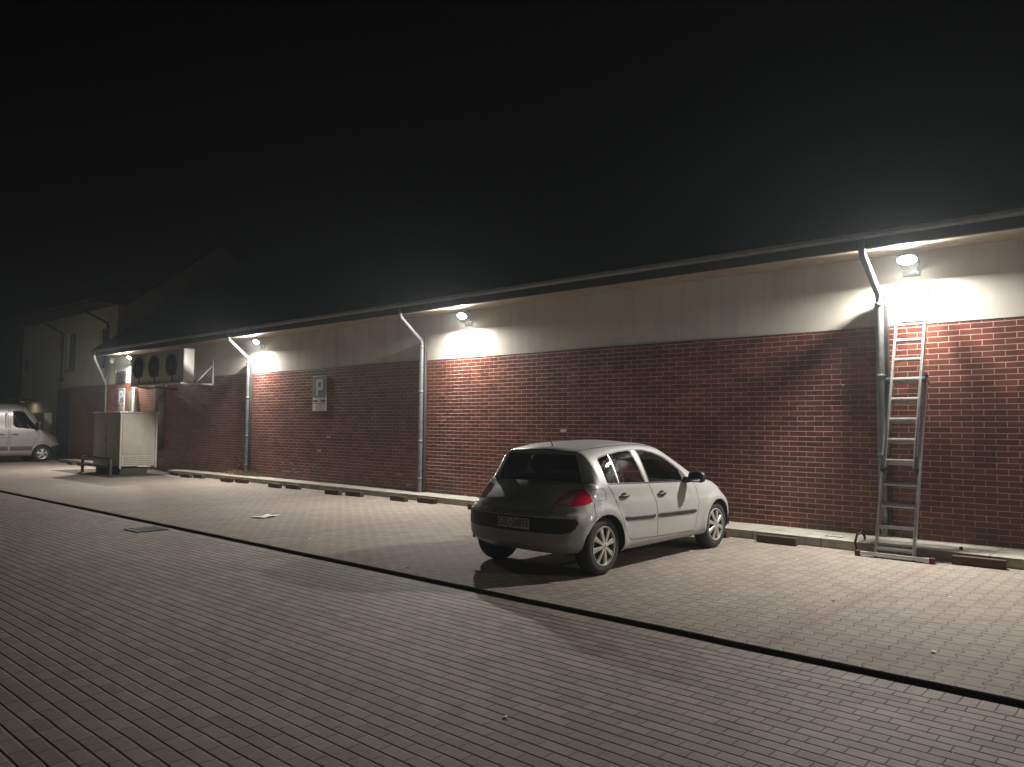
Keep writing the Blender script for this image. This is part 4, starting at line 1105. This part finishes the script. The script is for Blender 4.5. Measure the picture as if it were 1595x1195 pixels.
# ------------------------------------------------------------------ the van
def build_van():
    root = thing('delivery_van', (-36.03, 11.45, 0), 'light grey panel van parked nose-in at the far left edge', 'van')
    # local y runs backwards from the nose at 0 to -5.0; nose points to +y
    L = 5.05
    zt = pch([0, .2, .5, .9, 3.15, 3.45, 3.7, 3.95, 4.15, 4.25, 4.5, 4.8, 4.95, 5.02, 5.05], [2.15, 2.28, 2.31, 2.32, 2.32, 2.29, 2.16, 1.92, 1.62, 1.40, 1.22, 1.08, .95, .80, .72])
    zb = pch([0, .3, 4.6, 5.05], [.30, .24, .24, .34])
    w = pch([0, .1, .3, 4.3, 4.7, 4.9, 5.0, 5.05], [.90, .97, 1.0, 1.0, .95, .86, .74, .64])
    wr = pch([0, 3.2, 3.8, 4.2, 4.4, 5.05], [.80, .80, .76, .76, .70, .50])
    zbl = pch([0, 3.2, 4.0, 4.3, 4.6, 5.05], [1.45, 1.40, 1.33, 1.22, 1.02, .66])
    def sec(s):
        a, b, c, d, e = zt(s), zb(s), w(s), wr(s), min(zbl(s), zt(s)-.03)
        zr = max(a - (.16 if s < 3.6 else .04), e + .01)
        return [(0, b), (c*.8, b), (c-.03, b+.05), (c, b+(e-b)*.4), (c, b+(e-b)*.8), (c-.02, e), (d + (.06 if s < 3.6 else 0), zr), (d*.7, a-.01), (0, a)]
    bow = lambda s, x, z: -.22*sm01((s-3.9)/1.1)*(abs(x)/.9)**2.2
    def tw(x, y, z): return x, y - L, z
    st = [0, .02, .06, .12, .2] + [float(v) for v in np.arange(.35, 3.1, .12)] + [float(v) for v in np.arange(3.12, 4.9, .04)] + [4.92, 4.95, 4.98, 5.0, 5.02, 5.035, 5.05]
    bm = shell(st, sec, [2, 2, 3, 4, 4, 12, 4, 4], bow, tw)
    lay = bm.faces.layers.int.new('tag')
    FY, RY, wz, wr_ = -.80, -3.98, .325, .325
    for c in (FY, RY): cut(bm, 90, lay, arc(c, wz, .38), 'x', lambda f: abs(f.calc_center_median().x) > .55 and abs(f.calc_center_median().y - c) < .6 and f.calc_center_median().z < .9)
    sd = lambda f: abs(f.normal.x) > .35
    cut(bm, 11, lay, [(-1.95, .42), (-1.20, .42), (-1.14, .72), (-.95, 1.05), (-.93, 1.33), (-1.45, 2.06), (-1.85, 2.16), (-1.97, 2.12)], 'x', lambda f: sd(f) and f[lay] == 0)
    cut(bm, 21, lay, [(-1.86, 1.47), (-1.74, 1.37), (-1.02, 1.29), (-1.00, 1.34), (-1.44, 1.96), (-1.52, 2.02), (-1.83, 2.03), (-1.88, 2.0)], 'x', lambda f: sd(f) and f[lay] in (0, 11))
    cut(bm, 51, lay, [(-.66, 2.14), (.66, 2.14), (.78, 1.30), (.70, 1.26), (-.70, 1.26), (-.78, 1.30)], 'y', lambda f: -1.75 < f.calc_center_median().y < -.55 and f.normal.y > .25 and abs(f.normal.x) < .6 and f[lay] == 0)
    cut(bm, 31, lay, [(-.62, .40), (-.48, .60), (0.2, .74), (0.2, .30), (-.4, .28)], 'x', lambda f: f[lay] == 0 and f.calc_center_median().y > -.7)
    cut(bm, 32, lay, [(-.42, .95), (-.10, .86), (0, .72), (-.25, .74), (-.44, .82)], 'x', lambda f: f[lay] == 0 and f.calc_center_median().y > -.6 and abs(f.normal.x) > .2)
    bmesh.ops.delete(bm, geom=[f for f in bm.faces if f[lay] == 90], context='FACES')
    bm.verts.index_update()
    for f in bm.faces:
        if f[lay] in (11, 21, 32) and f.calc_center_median().x < 0: f[lay] += 100
    bvh = BVHTree.FromBMesh(bm)
    V = M['vanpaint']
    made = split_shell(bm, lay, {0: ('body', V, None), 11: ('cab_door', V, None), 111: ('cab_door', V, None), 21: ('door_window', M['vanglass'], 11), 121: ('door_window', M['vanglass'], 111), 51: ('windscreen', M['vanglass'], None), 31: ('front_bumper', M['blackplastic'], None), 32: ('headlight', M['clearlens'], None), 132: ('headlight', M['clearlens'], None)}, root)
    for sx, d in ((1, made[11]), (-1, made[111])):
        surf_line(bvh, [(sx*1.5, -1.97, 2.12), (sx*1.5, -1.95, .42), (sx*1.5, -1.20, .42), (sx*1.5, -1.14, .72), (sx*1.5, -.95, 1.05), (sx*1.5, -.93, 1.33)], (-sx, 0, 0), 0., .012, M['gap'], 'panel_gap', d)
        surf_line(bvh, [(sx*1.5, -2.02, 2.12), (sx*1.5, -2.02, .45)], (-sx, 0, 0), 0., .012, M['gap'], 'panel_gap', made[0])
        surf_line(bvh, [(sx*1.5, -4.9, 1.0), (sx*1.5, -2.05, .98)], (-sx, 0, 0), 0., .012, M['gap'], 'panel_gap', made[0])
        b = MB()
        for y0, y1 in ((-4.9, -2.04), (-1.93, -1.18)): b.box(sx*1.004-.012, sx*1.004+.012, y0, y1, .47, .64, .02)
        b.build('rubbing_strip', M['vanstrip'], made[0])
        for y in (-1.78, -2.25):
            b = MB(); b.box(sx*1.002-.02, sx*1.002+.02, y-.10, y+.10, 1.075, 1.125, .015); b.build('handle', M['blackplastic'], d if y > -2 else made[0])
        b = MB(); b.box(sx*1.03, sx*1.03+sx*.20, -1.06, -.94, 1.30, 1.62, .04) if sx > 0 else b.box(-1.23, -1.03, -1.06, -.94, 1.30, 1.62, .04)
        b.tube([(sx*.94, -.98, 1.34), (sx*1.06, -1.0, 1.36)], .035, 8); b.build('door_mirror', M['blackplastic'], root)
        # pale reflective pillar strip behind the cab door
        b = MB(); b.box(sx*.975-.01, sx*.975+.012, -2.13, -2.05, 1.30, 1.95, .008); b.build('pillar_trim', M['white'], made[0])
        for y in (FY, RY):
            t = MB(); prof = [(.20, -.01), (.215, 0), (.27, .002), (.305, -.012), (.325, -.04), (.325, -.18), (.30, -.21), (.20, -.20)]
            t.lathe([(r, sx*h) for r, h in prof], (sx*.965, y, wz), 'x', 40, True); ty = t.build('tyre', M['tyre'], root, 35.)
            r = MB(); r.lathe([(.205, sx*-.012), (.20, 0), (.185, sx*-.004), (.18, sx*-.03), (.205, sx*-.03)], (sx*.965, y, wz), 'x', 40, True)
            for q in range(5):
                a = 2*PI*q/5 + PI/2; ca, sa = math.cos(a), math.sin(a)
                vs = [[r.bm.verts.new((sx*(.965+dx), y + rr*ca - u*hw*sa, wz + rr*sa + u*hw*ca)) for u in (-1, 1)] for rr, hw, dx in ((.02, .03, .006), (.10, .042, .002), (.19, .075, -.006))]
                for A, B in zip(vs, vs[1:]): r.bm.faces.new((A[0], A[1], B[1], B[0]))
            r.lathe([(.0005, sx*.012), (.05, sx*.008), (.06, sx*-.01)], (sx*.965, y, wz), 'x', 20); r.build('hubcap', M['rim'], ty, 35.)
            d2 = MB(); d2.lathe([(.0005, sx*-.034), (.195, sx*-.034)], (sx*.965, y, wz), 'x', 32); d2.build('wheel_disc', M['black'], ty)
            bq = bmesh.new(); n = 20; ring = [(y + .385*math.cos(a), wz + .385*math.sin(a)) for a in [-PI*.02 + PI*1.04*q/n for q in range(n+1)]]
            A = [bq.verts.new((sx*.985, yy, zz)) for yy, zz in ring]; Bv = [bq.verts.new((sx*.6, yy, zz)) for yy, zz in ring]
            for q in range(n): bq.faces.new((A[q], A[q+1], Bv[q+1], Bv[q]))
            bq.faces.new(Bv); link_mesh('wheel_well', bq, M['black'], root)
    b = MB(); b.box(-.72, .72, -4.6, -.5, .21, .32); b.build('underbody', M['black'], root)
    for x in (-.42, .42):
        s = MB(); s.box(x-.25, x+.25, -2.5, -1.95, .7, .9, .05); s.box(x-.24, x+.24, -2.62, -2.45, .9, 1.55, .05); s.box(x-.13, x+.13, -2.6, -2.5, 1.55, 1.8, .04); s.build('seat', M['seat'], root)
    return root

# ------------------------------------------------------------------ small things
def small_things():
    # drain grate in the lane beside the step
    t = thing('drain_grate', (-12.35, 5.24, -.038), 'square iron drain grate set in the lane beside the step', 'drain grate')
    f = MB(); s = .24
    for a in ((-s, s, -s, -s+.03), (-s, s, s-.03, s), (-s, -s+.03, -s+.03, s-.03), (s-.03, s, -s+.03, s-.03)): f.box(a[0], a[1], a[2], a[3], .001, .016)
    f.build('frame', M['iron'], t, None)
    b = MB()
    for k in range(7): b.box(-s+.05+.058*k, -s+.08+.058*k, -s+.03, s-.03, .001, .012)
    b.build('bars', M['iron'], t, None)
    MB().box(-s+.03, s-.03, -s+.03, s-.03, .0003, .0009).build('pit', M['black'], t, None)
    # sheet of paper on the paving
    b = bmesh.new(); n = 9; V = [[None]*n for _ in range(n)]
    for i in range(n):
        for j in range(n):
            u, v = i/(n-1)-.5, j/(n-1)-.5
            V[i][j] = b.verts.new((u*.30, v*.42, .012 + .018*math.sin(5*u+3*v)*math.cos(4*v) + .02*max(0, abs(u+v)-.5)))
    for i in range(n-1):
        for j in range(n-1): b.faces.new((V[i][j], V[i+1][j], V[i+1][j+1], V[i][j+1]))
    o = link_mesh('paper_sheet', b, M['paper'], None, 60.); o.location = (-12.27, 7.24, .006); o.rotation_euler = (0, 0, math.radians(20))
    so = o.modifiers.new('thickness', 'SOLIDIFY'); so.thickness = .0015
    tag(o, 'white sheet of paper lying on the empty parking bays', 'paper')
    # scraps of litter
    rnd = random.Random(21)
    spots = [(-3.05, 3.35, -.034, 'pale scrap on the lane pavers right of the parked car'), (-1.55, 6.35, .003, 'pale scrap on the paving at the right edge of the photo'), (-2.70, 7.55, .003, 'pale scrap on the bay in front of the ladder'),
             (-6.55, 7.55, .003, 'pale scrap in the shadow under the car rear'), (-6.85, 5.85, .003, 'pale scrap at the tip of the car shadow by the step'), (-7.7, 6.75, .003, 'pale scrap behind the car, left of its shadow'), (-9.5, 6.3, .003, 'dark-edged scrap on the bay left of the car')]
    for x, y, z, lab in spots:
        m = MB(); n = 9; r = rnd.uniform(.018, .030)
        m.prism([(r*math.cos(2*PI*k/n)*rnd.uniform(.6, 1.2), r*.7*math.sin(2*PI*k/n)*rnd.uniform(.6, 1.2)) for k in range(n)], 0, .006, 'xy', .001)
        o = m.build('litter_scrap', M['paper'], None); o.location = (x, y, z); o.rotation_euler = (.15, .1, rnd.uniform(0, 6)); tag(o, lab, 'litter', 'litter scraps')
    # dry weeds round the downpipe foot
    b = bmesh.new()
    for k in range(420):
        x = -20.62 + rnd.gauss(0, .42); y = WY - .03 - abs(rnd.gauss(0, .10)); h = rnd.uniform(.05, .20)*(1.5 if rnd.random() < .06 else 1); a = rnd.uniform(0, 6.28); w = rnd.uniform(.003, .007); le = rnd.uniform(.02, .12)
        p = Vector((x, y, .121)); dx = Vector((math.cos(a), math.sin(a), 0)); sd = Vector((-dx.y, dx.x, 0))*w
        q = [p - sd, p + sd, p + dx*le*.4 + Vector((0, 0, h*.6)) + sd*.7, p + dx*le + Vector((0, 0, h)), p + dx*le*.4 + Vector((0, 0, h*.6)) - sd*.7]
        b.faces.new([b.verts.new(v) for v in q])
    tag(link_mesh('dry_weeds', b, M['grass'], None, None), 'dry weeds growing from the kerb at the foot of a downpipe', 'weeds', kind='stuff')
    b = bmesh.new()
    for k in range(520):
        x = rnd.uniform(-24, 2); y = WY - .015 - abs(rnd.gauss(0, .03)); h = rnd.uniform(.015, .06); a = rnd.uniform(0, 6.28); w = rnd.uniform(.003, .006)
        p = Vector((x, y, .121)); dx = Vector((math.cos(a), math.sin(a), 0)); sd = Vector((-dx.y, dx.x, 0))*w
        b.faces.new([b.verts.new(v) for v in (p - sd, p + sd, p + dx*.03 + Vector((0, 0, h)))])
    tag(link_mesh('grass', b, M['grass'], None, None), kind='stuff')
    # black cable hanging by the pipe foot
    m = MB(); m.tube([(-3.50, 11.0, .14), (-3.46, 10.86, .20), (-3.47, 10.78, .25), (-3.50, 10.70, .23), (-3.52, 10.68, .13), (-3.50, 10.67, .03)], .016, 8)
    tag(m.build('cable', M['black'], None), 'black cable end curling over the kerb beside the ladder', 'cable')
    m = MB(); m.box(-4.02, -3.80, 10.98, 11.08, .124, .134, .003); tag(m.build('wood_scrap', M['kerb'], None), 'thin pale batten lying on the kerb left of the ladder', 'scrap')
    m = bmesh.new(); bmesh.ops.create_icosphere(m, subdivisions=2, radius=.022)
    for v in m.verts: v.co += v.normal*rnd.uniform(-.004, .004)
    o = link_mesh('stone', m, M['black'], None); o.location = (-2.35, 10.98, .143); tag(o, 'small dark stone lying on the kerb right of the ladder', 'stone')
# ------------------------------------------------------------------ camera
def camera():
    yaw, pitch, roll = -0.733059868, 0.0527312498, 0.00728180381
    f = Vector((math.sin(yaw)*math.cos(pitch), math.cos(yaw)*math.cos(pitch), math.sin(pitch)))
    r = Vector((math.cos(yaw), -math.sin(yaw), 0)); u = r.cross(f)
    r2 = r*math.cos(roll) + u*math.sin(roll); u2 = -r*math.sin(roll) + u*math.cos(roll)
    cd = bpy.data.cameras.new('camera'); cd.sensor_width = 36.; cd.lens = 1207.418/1595*36; cd.clip_end = 2000.; cd.clip_start = .05
    co = bpy.data.objects.new('camera', cd); COL.objects.link(co)
    co.matrix_world = Matrix(((r2.x, u2.x, -f.x, 0.), (r2.y, u2.y, -f.y, 0.), (r2.z, u2.z, -f.z, 1.64), (0, 0, 0, 1)))
    SC.camera = co
camera()
SC.view_settings.view_transform = 'Standard'; SC.view_settings.look = 'None'
SC.view_settings.exposure = 0.; SC.view_settings.gamma = 1.
SC.render.resolution_x, SC.render.resolution_y = 1024, 767
# ------------------------------------------------------------------ assemble
M.update(riser=weathered('shade_dark_riser', (.012, .011, .009), .9), vanpaint=m_paint('grey_van_paint', (.36, .345, .33), .38, .3), vanglass=m_glass('van_glass', (.30, .33, .32)), vanstrip=weathered('van_strip', (.10, .075, .07), .55))
FILL_GLOW = .075; LAMP_W = 400.; SPREAD = 178.
ground(); shop(); neighbour(); floodlights()
sign(-17.44, -16.84, 1.95, 2.86, 'weathered blue and white parking sign on the brick wall between the first two downpipes')
sign(-30.12, -29.52, 2.0, 2.86, 'brightly lit parking sign on the wall behind the metal cabinet')
condenser(); cabinet(); guard_rail(); wheel_stops(); ladder(); build_van(); build_car(); small_things()
w = bpy.data.worlds.new('World'); SC.world = w; w.use_nodes = True
bg = w.node_tree.nodes['Background']; nt = w.node_tree
# black night sky with a faint fill glow added low behind the viewer
tc = nt.nodes.new('ShaderNodeTexCoord'); sx = nt.nodes.new('ShaderNodeSeparateXYZ'); nt.links.new(tc.outputs['Generated'], sx.inputs[0])
def wm(op, p, q, cl=False):
    n = nt.nodes.new('ShaderNodeMath'); n.operation = op; n.use_clamp = cl
    for k, v in enumerate((p, q)):
        if isinstance(v, bpy.types.NodeSocket): nt.links.new(v, n.inputs[k])
        else: n.inputs[k].default_value = v
    return n.outputs[0]
az = wm('ADD', wm('MULTIPLY', sx.outputs[0], -.50), wm('MULTIPLY', sx.outputs[1], -.86))
az = wm('MULTIPLY', wm('SUBTRACT', az, .30), 2., True)
el = wm('SUBTRACT', 1., wm('DIVIDE', wm('ABSOLUTE', sx.outputs[2], 0.), .55), True)
gl = wm('MULTIPLY_ADD', wm('MULTIPLY', az, el), FILL_GLOW); gl.node.inputs[2].default_value = .0006
nt.links.new(gl, bg.inputs[1]); bg.inputs[0].default_value = (1., .93, .80, 1)
SC.cycles.use_denoising = True
SC.cycles.max_bounces = 6; SC.cycles.diffuse_bounces = 4; SC.cycles.transparent_max_bounces = 12
SC.cycles.sample_clamp_indirect = 4.

def haze():  # thin volume added to imitate lens bloom round the lamps
    m = bpy.data.materials.new('bloom_haze'); m.use_nodes = True; nt = m.node_tree; nt.nodes.clear()
    o = nt.nodes.new('ShaderNodeOutputMaterial'); v = nt.nodes.new('ShaderNodeVolumePrincipled')
    v.inputs['Color'].default_value = (.82, .92, 1., 1); v.inputs['Density'].default_value = HAZE; v.inputs['Anisotropy'].default_value = .55
    nt.links.new(v.outputs[0], o.inputs['Volume'])
    b = MB(); b.box(-62, 17.5, -13, 24.6, -1.12, 14.5); h = b.build('haze', m, None, None); tag(h, kind='stuff')
HAZE = .0015
haze()
split_loose({'gutter_bracket', 'window_surround', 'pipe_clamp', 'spalled_joints', 'red_bars', 'rail_cap', 'cable_gland', 'guide_hook'})
